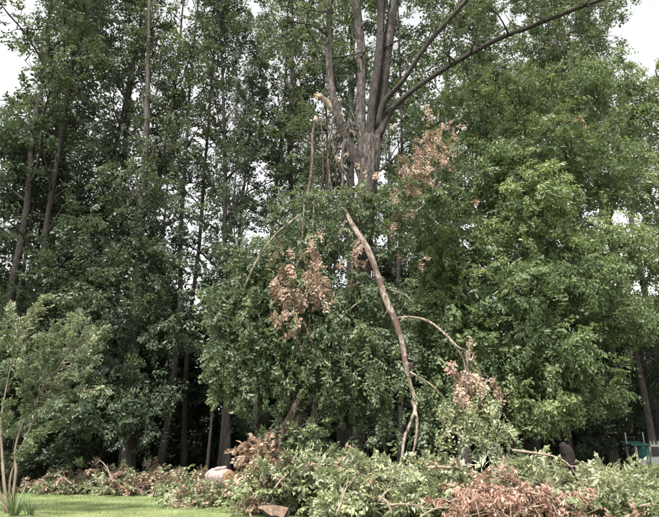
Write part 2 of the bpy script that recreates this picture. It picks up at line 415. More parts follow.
proto('tall_b', seed=2, H=36, cb=.26, Rc=5.4, r0=.24, nl=18, lean=.05, dens=.8)
proto('tall_c', seed=3, H=42, cb=.36, Rc=6.4, r0=.34, nl=22, up=(35, 70), dens=1.0)
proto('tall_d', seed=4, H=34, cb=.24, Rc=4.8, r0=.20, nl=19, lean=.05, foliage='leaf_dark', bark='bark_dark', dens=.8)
proto('tall_e', seed=5, H=38, cb=.36, Rc=5.8, r0=.26, nl=19, lean=.06, bark='bark_dark', dens=.8)
proto('slim_a', seed=15, H=38, cb=.30, Rc=3.6, r0=.15, nl=17, lean=.03, dens=.6, bark='bark_dark')
proto('slim_b', seed=16, H=41, cb=.38, Rc=4.0, r0=.18, nl=17, lean=.04, dens=.6, up=(35, 70))
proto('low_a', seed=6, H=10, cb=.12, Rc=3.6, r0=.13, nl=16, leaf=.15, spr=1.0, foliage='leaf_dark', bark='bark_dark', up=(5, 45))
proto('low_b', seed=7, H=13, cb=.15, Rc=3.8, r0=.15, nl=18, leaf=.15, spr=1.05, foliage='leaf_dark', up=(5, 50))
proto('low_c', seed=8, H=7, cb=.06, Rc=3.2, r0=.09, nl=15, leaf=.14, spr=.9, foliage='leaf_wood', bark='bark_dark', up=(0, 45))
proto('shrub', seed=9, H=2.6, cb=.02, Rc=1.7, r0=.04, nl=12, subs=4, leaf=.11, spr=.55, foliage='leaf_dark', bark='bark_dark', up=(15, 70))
def plant(key, name, label, cat, px, Y, rot=0.0, s=1.0, sz=None, group=None, x=None, thick=1.0):
    g = gnd(px, Y) if x is None else np.array([x, Y, 0.])
    t = thing(name, label, cat, g, group); t.rotation_euler.z = rot; t.scale = (s, s, sz or s)
    for me, nm in zip(PROTO[key], ('trunk', 'branches', 'crown')):
        o = bpy.data.objects.new(nm, me); col.objects.link(o); o.parent = t
        if nm == 'branches': o['kind'] = 'stuff'
        if nm == 'trunk' and thick != 1.0: o.scale = (thick, thick, 1)
    return t

# trees whose trunks show singly in the photograph
NAMED = [
 ('tall_e', -22, 28, 3.9, 1.0, 'tall woodland tree with dark trunk at the far left edge'),
 ('tall_d', 14, 29, 5.2, 1.0, 'leafy dark tree at the top left corner, right of the edge trunk'),
 ('tall_d', -16, 33, 2.2, 1.1, 'leafy tree closing the top left corner, behind the edge trunk'),
 ('slim_b', 12, 33, 1.4, 1.0, 'slim tree beside the dark trunked tree at the far left edge'),
 ('tall_e', 46, 34, 2.0, .95, 'dark forked woodland tree against the white sky gap on the left'),
 ('slim_a', 30, 38, 4.4, 1.0, 'very slim tree just left of the forked tree on the left'),
 ('slim_a', 76, 32, 3.3, 1.0, 'slim dark pole of a tree just right of the forked tree'),
 ('slim_b', 98, 37, .3, 1.0, 'slim pale tree between the forked tree and the leafy dark tree'),
 ('slim_b', 156, 33, 5.1, 1.0, 'tall slim tree with pale upper trunk rising behind the leafy dark tree'),
 ('slim_a', 118, 32, .9, 1.05, 'thin dark trunked tree just left of the pale upper trunk'),
 ('slim_b', 184, 38, 1.5, 1.0, 'slender tree with several rising limbs left of the straight dark trunk'),
 ('tall_d', 227, 30, 4.0, 1.0, 'straight dark trunked tall tree beside the white sky gap left of centre'),
 ('slim_b', 258, 36, 2.6, 1.0, 'slim woodland tree between the straight dark trunk and the broken big tree'),
 ('tall_c', 290, 34, 3.0, .92, 'grey trunked tall tree close behind the broken big tree, on its left'),
 ('tall_a', 352, 29, 2.2, 1.0, 'tall light green tree directly behind the upright leaders'),
 ('slim_a', 400, 31, 1.1, 1.0, 'thin tall tree just right of the upright leaders, behind the fork'),
 ('tall_b', 470, 33, 5.5, 1.1, 'tall tree behind the two long dark limbs reaching right'),
 ('tall_c', 520, 35, .7, .85, 'leafy tall tree behind the middle of the bright leafy tree'),
 ('tall_d', 578, 31, 2.7, .8, 'leafy dark tree behind the right half of the bright leafy tree'),
 ('tall_e', 668, 31, 3.6, .95, 'dark leaning trunked tree at the upper right edge'),
 ('tall_a', 617, 33, 1.9, .95, 'brown trunked tree left of the small green and white playhouse'),
 ('slim_b', 660, 29, 5.9, .9, 'straight pale trunked tree behind the small green and white playhouse'),
]
for key, px, Y, rot, s, lab in NAMED:
    plant(key, 'woodland_tree', lab, 'tree', px, Y, rot, s, group='tall trees of the wood')
# the thin bare poles seen in the dark gap left of centre
plant('tall_d', 'woodland_tree', 'thin bare pole of a young tree in the dark gap, the thinner of two', 'tree', 205, 28.5, 1.0, .36, .7, 'young pole trees in the dark gap')
plant('tall_e', 'woodland_tree', 'thicker of the two bare poles standing in the dark gap', 'tree', 219, 31, 2.2, .55, .8, 'young pole trees in the dark gap')
rng = np.random.default_rng(77)
def row(keys, lab, name, cat, group, pxs, Y0, Y1, s0=.85, s1=1.1):
    for i, px in enumerate(pxs):
        plant(keys[i % len(keys)], name, nth(lab, i), cat, px + rng.uniform(-12, 12), rng.uniform(Y0, Y1), rng.uniform(0, 6.28), rng.uniform(s0, s1), group=group)
row(['tall_b', 'tall_d', 'tall_a'], 'tall tree farther back in the wood left of the broken tree', 'woodland_tree', 'tree', 'farther trees left of the broken tree', (-75, 20, 140, 285), 46, 58)
row(['tall_e', 'tall_a', 'tall_b', 'tall_c'], 'tall tree farther back in the wood right of the broken tree', 'woodland_tree', 'tree', 'farther trees right of the broken tree', range(330, 760, 68), 38, 52)
row(['low_b', 'low_a'], 'dark understory tree in the shade left of the broken tree', 'understory_tree', 'tree', 'understory trees on the left', range(-60, 330, 44), 38, 48, 1.15, 1.35)
row(['low_a', 'low_b'], 'dark understory tree in the shade right of the broken tree', 'understory_tree', 'tree', 'understory trees on the right', range(330, 740, 46), 32, 42)
row(['low_c', 'shrub'], 'low dark leafy bush deep under the trees', 'bush', 'bush', 'bushes under the trees', range(-60, 740, 42), 36, 50, 1.0, 1.4)
plant('low_c', 'bush', 'dark green bush behind the pale feathery small tree', 'bush', 55, 30, .7, 1.0)
plant('low_c', 'bush', 'dark green bush at the left edge under the tall grey trunk', 'bush', -5, 28.5, 2.9, .95)
plant('shrub', 'shrub', 'low green weedy shrub at the lawn edge behind the small tree stems', 'shrub', 22, 27.8, .2, .55)

# the far wood: reads as one mass
def far_wood():
    r_ = np.random.default_rng(5); L = Leaves(5); n = 7500
    x = r_.uniform(-85, 85, n); y = r_.uniform(52, 84, n); z = 17 * r_.random(n) ** 1.1
    D = np.stack([r_.normal(0, 1, n), -np.ones(n), r_.normal(0, .4, n)], -1)
    L.sprays(np.stack([x, y, z], -1), D, 3.0, .55, 36, tint=.35)
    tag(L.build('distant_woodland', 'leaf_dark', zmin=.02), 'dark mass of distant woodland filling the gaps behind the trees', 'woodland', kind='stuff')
far_wood()

# ================================================================== trees given by lobes of foliage
def lobes(L, lob, rngs, per=60, leaf=.14, n=42, spr=.8, shape='simple', droop=.2, tint=.5, shell=(.55, 1.0), down=.25, front=0.0, roll=.8):
    """lob: (px,py,rx,ry,Y,depth metres[,density]) -> sprays spread through an ellipsoid's outer half; returns centres"""
    cs = []
    for lb in lob:
        px, py, rx, ry, Y, dep = lb[:6]; k = lb[6] if len(lb) > 6 else 1.0
        c = at(px, py, Y); s = scale_at(c); cs.append(c)
        m = int(per * k * (rx * ry) / 2000) + 6
        u = nrm(rngs.normal(0, 1, (m, 3)))
        if front: u[:, 1] -= front; u = nrm(u)
        r_ = rngs.uniform(*shell, (m, 1))
        P = c + u * r_ * np.array([rx * s, dep, ry * s])
        D = u * np.array([1, 1, .5]) + rngs.normal(0, .45, (m, 3)) * np.array([1, 1, .5]) - np.array([0, 0, down])
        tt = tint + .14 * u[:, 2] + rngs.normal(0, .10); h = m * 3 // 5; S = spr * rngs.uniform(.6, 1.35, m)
        L.sprays(P[:h], D[:h], S[:h], leaf, n, shape, droop=droop, tint=tt[:h], roll=roll)
        L.sprays(P[h:], D[h:] - [0, 0, .35], S[h:], leaf * 1.25, int(n * .7), 'narrow', droop=droop + .3, tint=tt[h:], roll=roll)
    return cs
def curtains(L, rows, rngs, leaf=.13, n=30, spr=.55, tint=.5):
    """ragged hanging strands: (px,py,Y,length metres,count)"""
    for (px, py, Y, ln, cnt) in rows:
        for k in range(cnt):
            p = at(px + rngs.normal(0, 9), py + rngs.normal(0, 7), Y + rngs.normal(0, .3)); a = rngs.uniform(0, 6.28); l_ = ln * rngs.uniform(.5, 1.3); m = max(3, int(l_ / .16))
            u = np.linspace(0, 1, m)[:, None]; d = np.array([math.cos(a) * .35, math.sin(a) * .35, 0])
            P = p + d * l_ * np.sqrt(u) * .8 - np.array([0, 0, 1.]) * l_ * u ** 1.3
            D = d * (1.4 - u) + np.array([0, 0, -.9]) * (.3 + u) + rngs.normal(0, .35, (m, 3))
            L.sprays(P, D, spr * rngs.uniform(.6, 1.2, m), leaf, n, ('simple', 'narrow', 'lobed')[k % 3], droop=.35, tint=tint + rngs.normal(0, .12), width=.45)
def limbs_to(par, mat, org, src, cs, rngs, r0=.09, r1=.02, sides=6, kids=3, sag=.06):
    for c in cs:
        T = Tubes()
        o = src(c); v = c - o; Ln = np.linalg.norm(v)
        mid = [o + v * t + rngs.normal(0, .05 * Ln, 3) * (t * (1 - t) * 4) + np.array([0, 0, sag * Ln * 4 * t * (1 - t)]) for t in (.25, .5, .75)]
        T.tube([o, *mid, c], np.linspace(r0, r1, 5), sides, 2)
        for k in range(kids):
            q = mid[rngs.integers(1, 3)]; e = c + rngs.normal(0, .28 * Ln, 3) * np.array([.6, .6, .4])
            T.tube([q, (q + e) / 2 + rngs.normal(0, .1, 3), e], [r1 * 1.2, r1 * .8, r1 * .3], 4, 2)
        T.build('branch', mat, par, org)

# --- big bright leafy tree right of the broken one
def leafy_tree():
    r_ = np.random.default_rng(31)
    base = gnd(530, 24.5); t = thing('leafy_tree', 'large bright green leafy tree right of the broken tree, branches nearly to the ground', 'tree', base)
    T, B, L = Tubes(), Tubes(), Leaves(31)
    path = np.array([base + [0, 0, -.3], at(531, 400, 24.5), at(528, 300, 24.6), at(525, 200, 24.8), at(522, 110, 25), at(520, 60, 25)])
    T.tube(path, [.42, .30, .25, .20, .13, .05], 12, 4, .05, r_)
    lob = [(x_, y_, a_ * .96, b_ * .96, Y_, d_) for x_, y_, a_, b_, Y_, d_ in [(505, 92, 50, 34, 23.5, 1.7), (455, 118, 40, 38, 23.5, 1.6), (565, 88, 42, 34, 24.5, 1.7), (602, 78, 30, 30, 25, 1.6), (545, 145, 52, 42, 22.8, 1.8), (475, 170, 52, 42, 22.5, 1.7),
           (600, 165, 36, 44, 24, 1.8), (425, 195, 34, 34, 23, 1.5), (530, 205, 50, 42, 22, 1.8), (605, 240, 38, 36, 23.2, 1.8), (455, 245, 50, 40, 22, 1.6), (565, 275, 50, 40, 22.2, 1.8),
           (505, 290, 50, 40, 21.5, 1.6), (440, 310, 42, 40, 22, 1.5), (610, 315, 32, 34, 23.5, 1.6), (545, 350, 48, 36, 21.8, 1.6), (480, 355, 46, 36, 21.8, 1.5), (595, 385, 30, 26, 22.8, 1.3), (525, 402, 48, 22, 21.8, 1.5), (450, 395, 32, 24, 22.4, 1.2)]]
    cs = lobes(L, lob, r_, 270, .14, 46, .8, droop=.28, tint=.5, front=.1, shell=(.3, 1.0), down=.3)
    curtains(L, [(x + r_.uniform(-25, 25), y + r_.uniform(-10, 25), Y - 1.3, 1.0, 2) for (x, y, a_, b_, Y, c_) in lob], r_, .16, 30, .6, .55)
    def src(c):
        z = np.clip(c[2] - 1.6, 1.2, path[-2][2]); return np.array([np.interp(z, path[:, 2], path[:, i]) for i in range(3)])
    limbs_to(t, 'bark_dark', base, src, cs, r_, .08, .02)
    T.build('trunk', 'bark_dark', t, base); L.build('crown', 'leaf_oak', t, base)
leafy_tree()
# --- dark leafy tree on the left, around a straight trunk
def dark_tree():
    r_ = np.random.default_rng(32)
    base = gnd(126, 28.5); t = thing('leafy_tree', 'dark green leafy tree with straight grey trunk behind the left brush heap', 'tree', base)
    T, B, L = Tubes(), Tubes(), Leaves(32)
    path = np.array([base + [0, 0, -.3], at(131, 400, 28.5), at(136, 300, 28.6), at(142, 200, 28.8), at(147, 120, 29), at(150, -30, 29)])
    T.tube(path, [.46, .33, .28, .24, .18, .06], 12, 4, .05, r_)
    lob = [(130, 185, 40, 34, 28, 1.7), (170, 215, 36, 36, 28.5, 1.8), (105, 240, 38, 36, 28, 1.7), (150, 262, 40, 34, 27.5, 1.7), (112, 305, 40, 34, 27.2, 1.6), (165, 318, 34, 34, 28, 1.6),
           (85, 350, 38, 34, 27.5, 1.6), (100, 400, 36, 32, 27, 1.4), (150, 385, 22, 26, 27.2, 1.2), (68, 420, 30, 30, 27.4, 1.3), (140, 425, 20, 20, 27, 1.1), (45, 375, 34, 34, 28, 1.5), (75, 290, 34, 32, 28.5, 1.6), (120, 125, 34, 26, 28.6, 1.8, .35), (168, 140, 28, 24, 28.6, 1.8, .3), (135, 60, 34, 24, 28.8, 2, .25), (165, 40, 30, 24, 29, 2, .22)]
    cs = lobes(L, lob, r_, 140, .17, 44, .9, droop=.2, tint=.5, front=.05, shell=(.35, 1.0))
    def src(c):
        z = np.clip(c[2] - 1.4, 1.2, path[-2][2]); return np.array([np.interp(z, path[:, 2], path[:, i]) for i in range(3)])
    limbs_to(t, 'bark_wood', base, src, cs, r_, .08, .02)
    T.build('trunk', 'bark_wood', t, base); L.build('crown', 'leaf_dark', t, base)
plant('low_b', 'understory_tree', 'mid-height leafy tree at the left edge behind the small pale tree', 'tree', -14, 31, 1.0, 1.45, 1.5)
plant('low_b', 'understory_tree', 'mid-height leafy tree below the forked tree on the left', 'tree', 48, 34, 3.0, 1.2, 1.25)
dark_tree()
def edge_tree():
    r_ = np.random.default_rng(33)
    base = gnd(705, 27.5); t = thing('leafy_tree', 'light green leafy tree at the right edge above the playhouse', 'tree', base)
    T, L = Tubes(), Leaves(33)
    path = np.array([base + [0, 0, -.3], at(696, 380, 27.5), at(688, 280, 27.5), at(680, 180, 27.5), at(672, 110, 27.5), at(668, 60, 27.5)])
    T.tube(path, [.36, .27, .22, .17, .10, .04], 12, 4, .05, r_)
    lob = [(655, 70, 30, 24, 27, 1.5), (640, 115, 28, 30, 27.3, 1.6), (672, 130, 34, 34, 26.8, 1.7), (640, 175, 26, 30, 27, 1.6), (668, 205, 34, 34, 26.5, 1.7), (642, 245, 26, 28, 27, 1.5), (675, 270, 34, 32, 26.6, 1.7), (648, 300, 28, 24, 27.2, 1.5), (705, 110, 36, 34, 27.5, 1.8), (712, 190, 38, 38, 27.5, 1.8), (712, 270, 36, 36, 27.5, 1.8), (690, 330, 34, 24, 27.3, 1.6)]
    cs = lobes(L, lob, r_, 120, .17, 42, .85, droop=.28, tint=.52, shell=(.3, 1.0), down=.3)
    def src(c):
        z = np.clip(c[2] - 1.4, 1.2, path[-2][2]); return np.array([np.interp(z, path[:, 2], path[:, i]) for i in range(3)])
    limbs_to(t, 'bark_dark', base, src, cs, r_, .07, .02)
    T.build('trunk', 'bark_dark', t, base); L.build('crown', 'leaf_oak', t, base)
edge_tree()

# ================================================================== THE BROKEN BIG TREE
def px_path(rows): return np.array([at(*r[:3]) for r in rows])
def splinters(parent, org, p, d, r, rngs, n=7, mat='cut_wood', ln=.32):
    b = Tubes(); d = nrm(np.asarray(d, float))
    for k in range(n):
        o = p + rngs.normal(0, r * .5, 3) - d * .08; e = o + d * ln * rngs.uniform(.4, 1.2) + rngs.normal(0, r * .35, 3)
        b.tube([o, (o + e) / 2, e], [r * .42, r * .24, .003], 5, 1)
    b.build('splinters', mat, parent, org)
def broken_tree():
    r_ = np.random.default_rng(41); Y = 20.0
    base = gnd(348, Y); t = thing('broken_tree', 'huge old tree with storm-torn crown, thick trunk splitting into several upright leaders', 'tree', base)
    T = Tubes()
    tp = np.vstack([base + [0, 0, -.3], px_path([(350, 455, Y), (354, 380, Y), (360, 290, Y), (364, 225, Y), (367, 188, Y), (368, 165, Y), (370, 140, Y), (371, 118, Y)])])
    T.tube(tp, [.62, .44, .40, .36, .33, .35, .36, .28, .08], 40, 5, .075, r_)
    T.build('trunk', 'bark_main', t, base)
    def leader(rows, rad, lab=None, mat='bark_main', sides=10):
        b = Tubes(); b.tube(px_path(rows) + np.vstack([np.zeros((2, 3)), r_.normal(0, .045, (len(rows) - 2, 3))]), np.array(rad) * np.append(.9, r_.uniform(.86, 1.06, len(rad) - 1)), 18, 3, .085, r_); o = b.build('leader', mat, t, base)
        if lab: o['label'] = lab
        return o
    a = leader([(365, 188, Y), (356, 160, Y), (346, 135, Y - .1), (337, 112, Y - .2), (331, 80, Y - .2), (329, 40, Y), (329, 0, Y), (333, -60, Y + .3), (330, -120, Y + .4)], [.16, .19, .17, .165, .155, .145, .135, .10, .04], 'left leader bending outward with a snapped stub')
    b = Tubes(); b.tube(px_path([(338, 116, Y - .2), (330, 106, Y - .25), (325, 100, Y - .3), (319.5, 97, Y - .3)]), [.15, .14, .12, .10], 8, 2, .08, r_)
    st = b.build('broken_stub', 'bark_pale', a, base)
    splinters(a, base, at(319.5, 97, Y - .3), at(319.5, 97, Y - .3) - at(325, 100, Y - .3), .09, r_)
    for k in range(30):                       # torn twigs and climber stems crowding the fork
        x0, y0 = r_.uniform(320, 352), r_.uniform(95, 170); b = Tubes(); ln = r_.uniform(25, 80)
        b.tube(px_path([(x0 + r_.normal(0, 5) * q_, y0 + ln * q_ / 3, Y - .35 - r_.uniform(0, .5)) for q_ in range(4)]), np.linspace(r_.uniform(.012, .03), .006, 4), 5, 4, .1, r_); b.build('twig', 'torn_bark' if k % 3 else 'bark_dark', t, base)
    Li = Leaves(43); lobes(Li, [(346, 75, 8, 30, Y + .5, .5), (348, 125, 9, 34, Y + .4, .5), (338, 165, 12, 25, Y + .1, .5), (325, 170, 10, 25, Y - .1, .4)], r_, 260, .10, 34, .4, droop=.4, tint=.25, down=.6)
    Li.build('climber_leaves', 'leaf_dark', t, base)
    leader([(365, 195, Y), (363, 160, Y), (361, 110, Y + .1), (362, 60, Y + .1), (358, 10, Y + .1), (352, -60, Y + .1), (346, -130, Y)], [.18, .21, .19, .18, .16, .12, .04])
    leader([(368, 195, Y), (370, 160, Y), (374, 110, Y - .15), (378, 60, Y - .2), (380, 10, Y - .2), (384, -60, Y - .3), (385, -130, Y - .3)], [.18, .22, .20, .19, .17, .13, .04], 'dark middle leader', 'bark_dark')
    leader([(370, 195, Y), (375, 160, Y), (382, 115, Y + .1), (386, 60, Y + .2), (392, 10, Y + .3), (400, -60, Y + .4), (405, -130, Y + .5)], [.18, .22, .21, .20, .18, .14, .04])
    def limb(rows, rad, lab, mat='bark_dark'):
        b = Tubes(); b.tube(px_path(rows) + np.vstack([np.zeros((2, 3)), r_.normal(0, .05, (len(rows) - 2, 3))]), rad, 10, 3, .10, r_); o = b.build('limb', mat, t, base); o['label'] = lab
    limb([(377, 130, Y), (384, 103, Y - .2), (400, 82, Y - .5), (430, 46, Y - .9), (468, 1, Y - 1.3), (505, -45, Y - 1.7)], [.16, .12, .10, .10, .09, .04], 'long dark limb rising to the right')
    limb([(378, 140, Y), (390, 112, Y + .1), (412, 92, Y + .1), (440, 70, Y), (490, 44, Y - .2), (540, 23, Y - .4), (605, 0, Y - .8), (650, -15, Y - 1.1)], [.15, .115, .10, .10, .095, .085, .07, .03], 'long dark limb sweeping far to the right')
    limb([(366, 420, Y), (375, 408, Y - .1), (388, 402, Y - .2), (404, 404, Y - .4), (425, 412, Y - .5)], [.20, .14, .11, .08, .03], 'low dark limb arching right from the trunk')
    limb([(329, 36, Y), (315, 26, Y - .2), (300, 22, Y - .4), (284, 21, Y - .6)], [.07, .05, .04, .02], 'thin twig off the left leader', 'bark_main')
    for k in range(26): 
        B = Tubes()                      # finer branches up in the crown
        xl = r_.uniform(450, 600); xs_ = [[329, 361, 378, 390][k // 2 % 4], xl]
        q = at(*[(xs_[0], r_.uniform(0, 60), Y), (xl, np.interp(xl, [440, 490, 540, 605], [70, 44, 23, 0]), np.interp(xl, [440, 490, 540, 605], [20, 19.8, 19.6, 19.2]))][k % 2])
        e = q + np.array([r_.normal(0, 1.3), r_.normal(0, .9), r_.uniform(-.6, 1.4)])
        B.tube([q, (q + e) / 2 + r_.normal(0, .12, 3), e], [.04, .025, .008], 5, 3)
        B.build('branch', 'bark_dark', t, base)
    L = Leaves(41)
    lobes(L, [(300, 15, 40, 34, 20, 1.6, .7), (345, 60, 22, 40, 20.8, 1.0, .45), (420, 20, 38, 28, 20, 1.6, .55), (470, 26, 34, 24, 21, 1.2, .6), (520, 8, 44, 26, 21.2, 1.3, .7), (575, 26, 32, 24, 21.2, 1.3, .7), (400, -30, 60, 30, 20, 2, .8), (520, -30, 60, 25, 19.5, 1.7, .8), (320, -35, 50, 25, 20, 1.8, .8), (500, 64, 36, 12, 20.6, .7, .5), (610, -10, 26, 14, 20.6, 1.0, .5)], r_, 110, .14, 42, .8, tint=.5)
    L.build('crown', 'leaf_wood', t, base)
    L2 = Leaves(42)                            # green sprouts and climbers round the trunk below the fork
    lobes(L2, [(335, 205, 34, 16, 19.3, .7), (375, 208, 34, 18, 19.2, .6), (415, 200, 36, 22, 19.6, .9), (440, 170, 28, 22, 20, 1, .8), (300, 205, 22, 18, 19.4, .7), (385, 240, 24, 18, 19.4, .5, .6)], r_, 240, .12, 42, .6, droop=.3, tint=.6)
    o = L2.build('trunk_foliage', 'leaf_drape', t, base)
broken_tree()

# small leafy tree with torn leaning stems in front of the big trunk
def draped_tree():
    r_ = np.random.default_rng(51)
    base = gnd(308, 19.2); t = thing('torn_tree', 'leafy broken tree with leaning brown stems, boughs drooping left of the big trunk', 'tree', base)
    s1 = px_path([(300, 500, 18.5), (306, 445, 18.5), (313, 410, 18.6), (317, 380, 18.8), (318, 320, 19.3), (316, 255, 19.4), (312, 205, 19.5)])
    s2 = px_path([(262, 498, 18.4), (278, 440, 18.5), (293, 410, 18.5), (306, 386, 18.6), (325, 345, 19.3), (345, 300, 19.5), (352, 262, 19.6)])
    for p in (s1, s2): p[0][2] = -.1
    for p, rr, lab in ((s1, [.12, .11, .10, .09, .08, .06, .03], 'upright torn stem'), (s2, [.14, .13, .13, .11, .09, .06, .03], 'stem leaning to the right')):
        b = Tubes(); b.tube(p + np.vstack([np.zeros(3), r_.normal(0, .05, (len(p) - 1, 3))]), rr, 9, 3, .14, r_); o = b.build('stem', 'torn_bark', t, base); o['label'] = lab
    L, B = Leaves(51), Tubes()
    lob = [(300, 232, 34, 26, 19, 1.0), (262, 262, 32, 30, 18.8, 1.0), (238, 300, 24, 34, 18.6, .9), (285, 285, 34, 30, 18.5, .9), (325, 250, 26, 28, 19, .9, .6), (350, 300, 34, 30, 18.9, .9), (262, 330, 34, 28, 18.6, 1.0), (310, 335, 36, 30, 18.6, 1.0), (360, 345, 32, 28, 18.8, .9),
           (240, 358, 26, 18, 18.7, .8), (226, 352, 16, 12, 18.4, .6, .8), (222, 300, 12, 22, 18.4, .6, .7), (272, 362, 26, 18, 18.7, .8), (345, 366, 26, 24, 18.9, .8), (385, 350, 28, 28, 19.2, .9), (390, 300, 24, 30, 19.6, .8)]
    cs = lobes(L, lob, r_, 220, .12, 44, .64, droop=.45, tint=.48, down=.65, front=.1, shell=(.3, 1.05))
    curtains(L, [(228, 300, 18.4, 1.5, 6), (236, 335, 18.3, 1.3, 7), (220, 350, 18.3, .8, 7), (230, 372, 18.3, .6, 6), (255, 372, 18.2, .9, 7), (280, 378, 18.2, .8, 5), (250, 280, 18.2, 1.6, 8), (280, 250, 18.2, 1.6, 8), (270, 310, 18, 1.6, 8), (305, 330, 18, 1.6, 8), (335, 320, 18.1, 1.6, 8), (328, 350, 18.2, 1.2, 6), (330, 385, 18.5, 1.2, 4), (378, 388, 18.9, 1.3, 6), (362, 378, 18.7, 1.2, 4), (365, 330, 18.3, 1.6, 8), (395, 330, 18.9, 1.5, 5), (300, 225, 18.4, 1.2, 6), (335, 225, 18.6, 1.2, 5)], r_, .135, 30, .55, .55)
    def src(c):
        p = s1 if c[0] < s1[3][0] else s2
        return p[np.argmin(np.abs(p[:, 2] - (c[2] + .9)))]
    limbs_to(t, 'bark_pale', base, src, cs, r_, .05, .012, sag=.10)
    # bare twig that shows pale on the left
    B.tube(px_path([(300, 215, 18.6), (275, 235, 17.8), (256, 262, 17.4), (243, 290, 17.3)]), [.05, .035, .03, .012], 6, 3)
    B.build('branch', 'bark_pale', t, base); L.build('crown', 'leaf_drape', t, base)
draped_tree()

# ================================================================== HUNG-UP AND HANGING PIECES
def hung_limb():
    r_ = np.random.default_rng(61); Yf = lambda y: 17.6 + (450 - y) * .0047
    rows = [(345, 208), (354, 226), (366, 248), (380, 278), (388, 300), (394, 319), (402, 345), (407, 365), (411, 385), (413, 405), (411, 425), (404, 445), (395, 478)]
    p = px_path([(x + r_.normal(0, 1.1), y, Yf(y)) for x, y in rows]); p[-1][2] = .02
    t = thing('hung_limb', 'long pale broken limb hung up diagonally in front of the big trunk', 'fallen limb', p[-1]); o = p[-1]
    b = Tubes(); b.tube(p, [.05, .105, .12, .105, .115, .115, .085, .09, .07, .06, .05, .045, .04], 10, 3, .16, r_); b.build('stem', 'bark_pale', t, o)
    for k in range(9):
        i = r_.integers(1, 10); f = r_.random(); q = p[i] * (1 - f) + p[i + 1] * f; e = q + np.array([r_.choice([-1, 1]) * r_.uniform(.12, .5), -r_.uniform(0, .3), r_.uniform(-.45, .15)])
        b = Tubes(); b.tube([q, (q + e) / 2 + r_.normal(0, .04, 3), e], [.03, .02, .007], 6, 3, .1, r_); b.build('twig', 'torn_bark', t, o)
    b = Tubes(); q = px_path([(394, 319, Yf(319)), (410, 317, 18.3), (428, 321, 18), (444, 333, 17.8), (458, 347, 17.6), (468, 352, 17.5), (473, 368, 17.5)])
    b.tube(q, [.06, .05, .052, .042, .035, .025, .012], 8, 3, .15, r_)
    b.build('side_branch', 'bark_pale', t, o); b = Tubes()
    b.tube(px_path([(450, 340, 17.7), (462, 356, 17.6), (466, 375, 17.6), (464, 395, 17.6)]), [.03, .025, .02, .01], 6, 3); b.build('side_branch', 'bark_pale', t, o)
    b = Tubes(); b.tube(px_path([(412, 400, Yf(400)), (417, 418, 17.7), (416, 438, 17.6), (411, 462, 17.5)]), [.05, .045, .04, .025], 7, 3, .05, r_); b.build('side_branch', 'bark_pale', t, o)
    b = Tubes(); b.tube(px_path([(410, 372, Yf(372)), (430, 384, 17.9), (444, 398, 17.7), (452, 412, 17.6)]), [.035, .03, .025, .012], 6, 3)
    b.build('twig', 'twig', t, o); b = Tubes()
    b.tube(px_path([(381, 285, Yf(285)), (366, 297, 18.4), (346, 312, 18.2), (335, 325, 18.1)]), [.03, .025, .02, .01], 6, 3)
    b.build('twig', 'twig', t, o); b = Tubes()
    b.tube(px_path([(391, 290, Yf(295)), (405, 295, 18.5), (414, 303, 18.4)]), [.025, .02, .01], 5, 3)
    b.build('twig', 'twig', t, o)
    L = Leaves(61)                        # green leaves hanging off it
    for (x, y, n) in ((414, 380, 8), (420, 400, 7), (395, 375, 6), (418, 425, 7), (440, 385, 8), (422, 355, 4), (428, 440, 6)):
        P = np.array([at(x + r_.normal(0, 7), y + r_.normal(0, 9), 17.8) for _ in range(n)])
        L.sprays(P, np.array([0, 0, -1]) + r_.normal(0, .3, (n, 3)), .5, .115, 26, droop=.1, tint=.6)
    L.build('leaves', 'leaf_drape', t, o)
hung_limb()

def hanging_bunch(label, path, rad, spots, mat='leaf_dead', seed=0, leaf=.10, size=.5, n=34, nspr=6, stem_mat='torn_bark', group='hanging dead boughs', sx=9, sy=12, tint=.5, extra=None, green='leaf_drape'):
    r_ = np.random.default_rng(seed); p = px_path(path); t = thing('hanging_bough', label, 'bough', p[0], group)
    b = Tubes(); b.tube(p, np.linspace(rad, rad * .3, len(p)), 7, 3, .06, r_)
    L = Leaves(seed); L2 = Leaves(seed + 1)
    for (x, y, Y) in spots:
        c = at(x, y, Y); i = np.argmin(np.linalg.norm(p - c, axis=1)); b.tube([p[i], (p[i] + c) / 2 + r_.normal(0, .06, 3), c], [rad * .35, rad * .25, .006], 5, 2)
        P = np.array([at(x + r_.normal(0, sx), y + r_.normal(0, sy), Y + r_.normal(0, .2)) for _ in range(nspr)])
        (L if r_.random() < (1 if extra is None else extra + (.6 if y < 383 else 0)) else L2).sprays(P, np.array([0, 0, -1.0]) + r_.normal(0, .42, (nspr, 3)), size * r_.uniform(.7, 1.2, nspr), leaf, n, 'simple', width=.45, droop=.1, tint=tint)
    b.build('stem', stem_mat, t, p[0])
    L.build('dead_leaves' if 'dead' in mat or 'rust' in mat else 'leaves', mat, t, p[0])
    if L2.parts: L2.build('leaves', green, t, p[0])
hanging_bunch('hanging bough of dry pinkish leaves, widest of the dead bunches left of the trunk', [(304, 205, 18.5), (302, 240, 17.6), (296, 270, 17.3), (288, 300, 17.2)], .024, [(290, 262, 17.3), (282, 284, 17.2), (296, 286, 17.2), (288, 306, 17.2), (278, 300, 17.3), (294, 318, 17.2)], seed=71, tint=.5, nspr=9, sx=7, sy=15)
hanging_bunch('hanging bough of dry tan leaves between the widest dead bunch and the diagonal limb', [(314, 200, 18.6), (313, 235, 17.8), (316, 262, 17.5), (318, 290, 17.4)], .024, [(314, 245, 17.5), (316, 266, 17.4), (320, 284, 17.4), (313, 290, 17.4)], seed=73, nspr=9, sx=5)
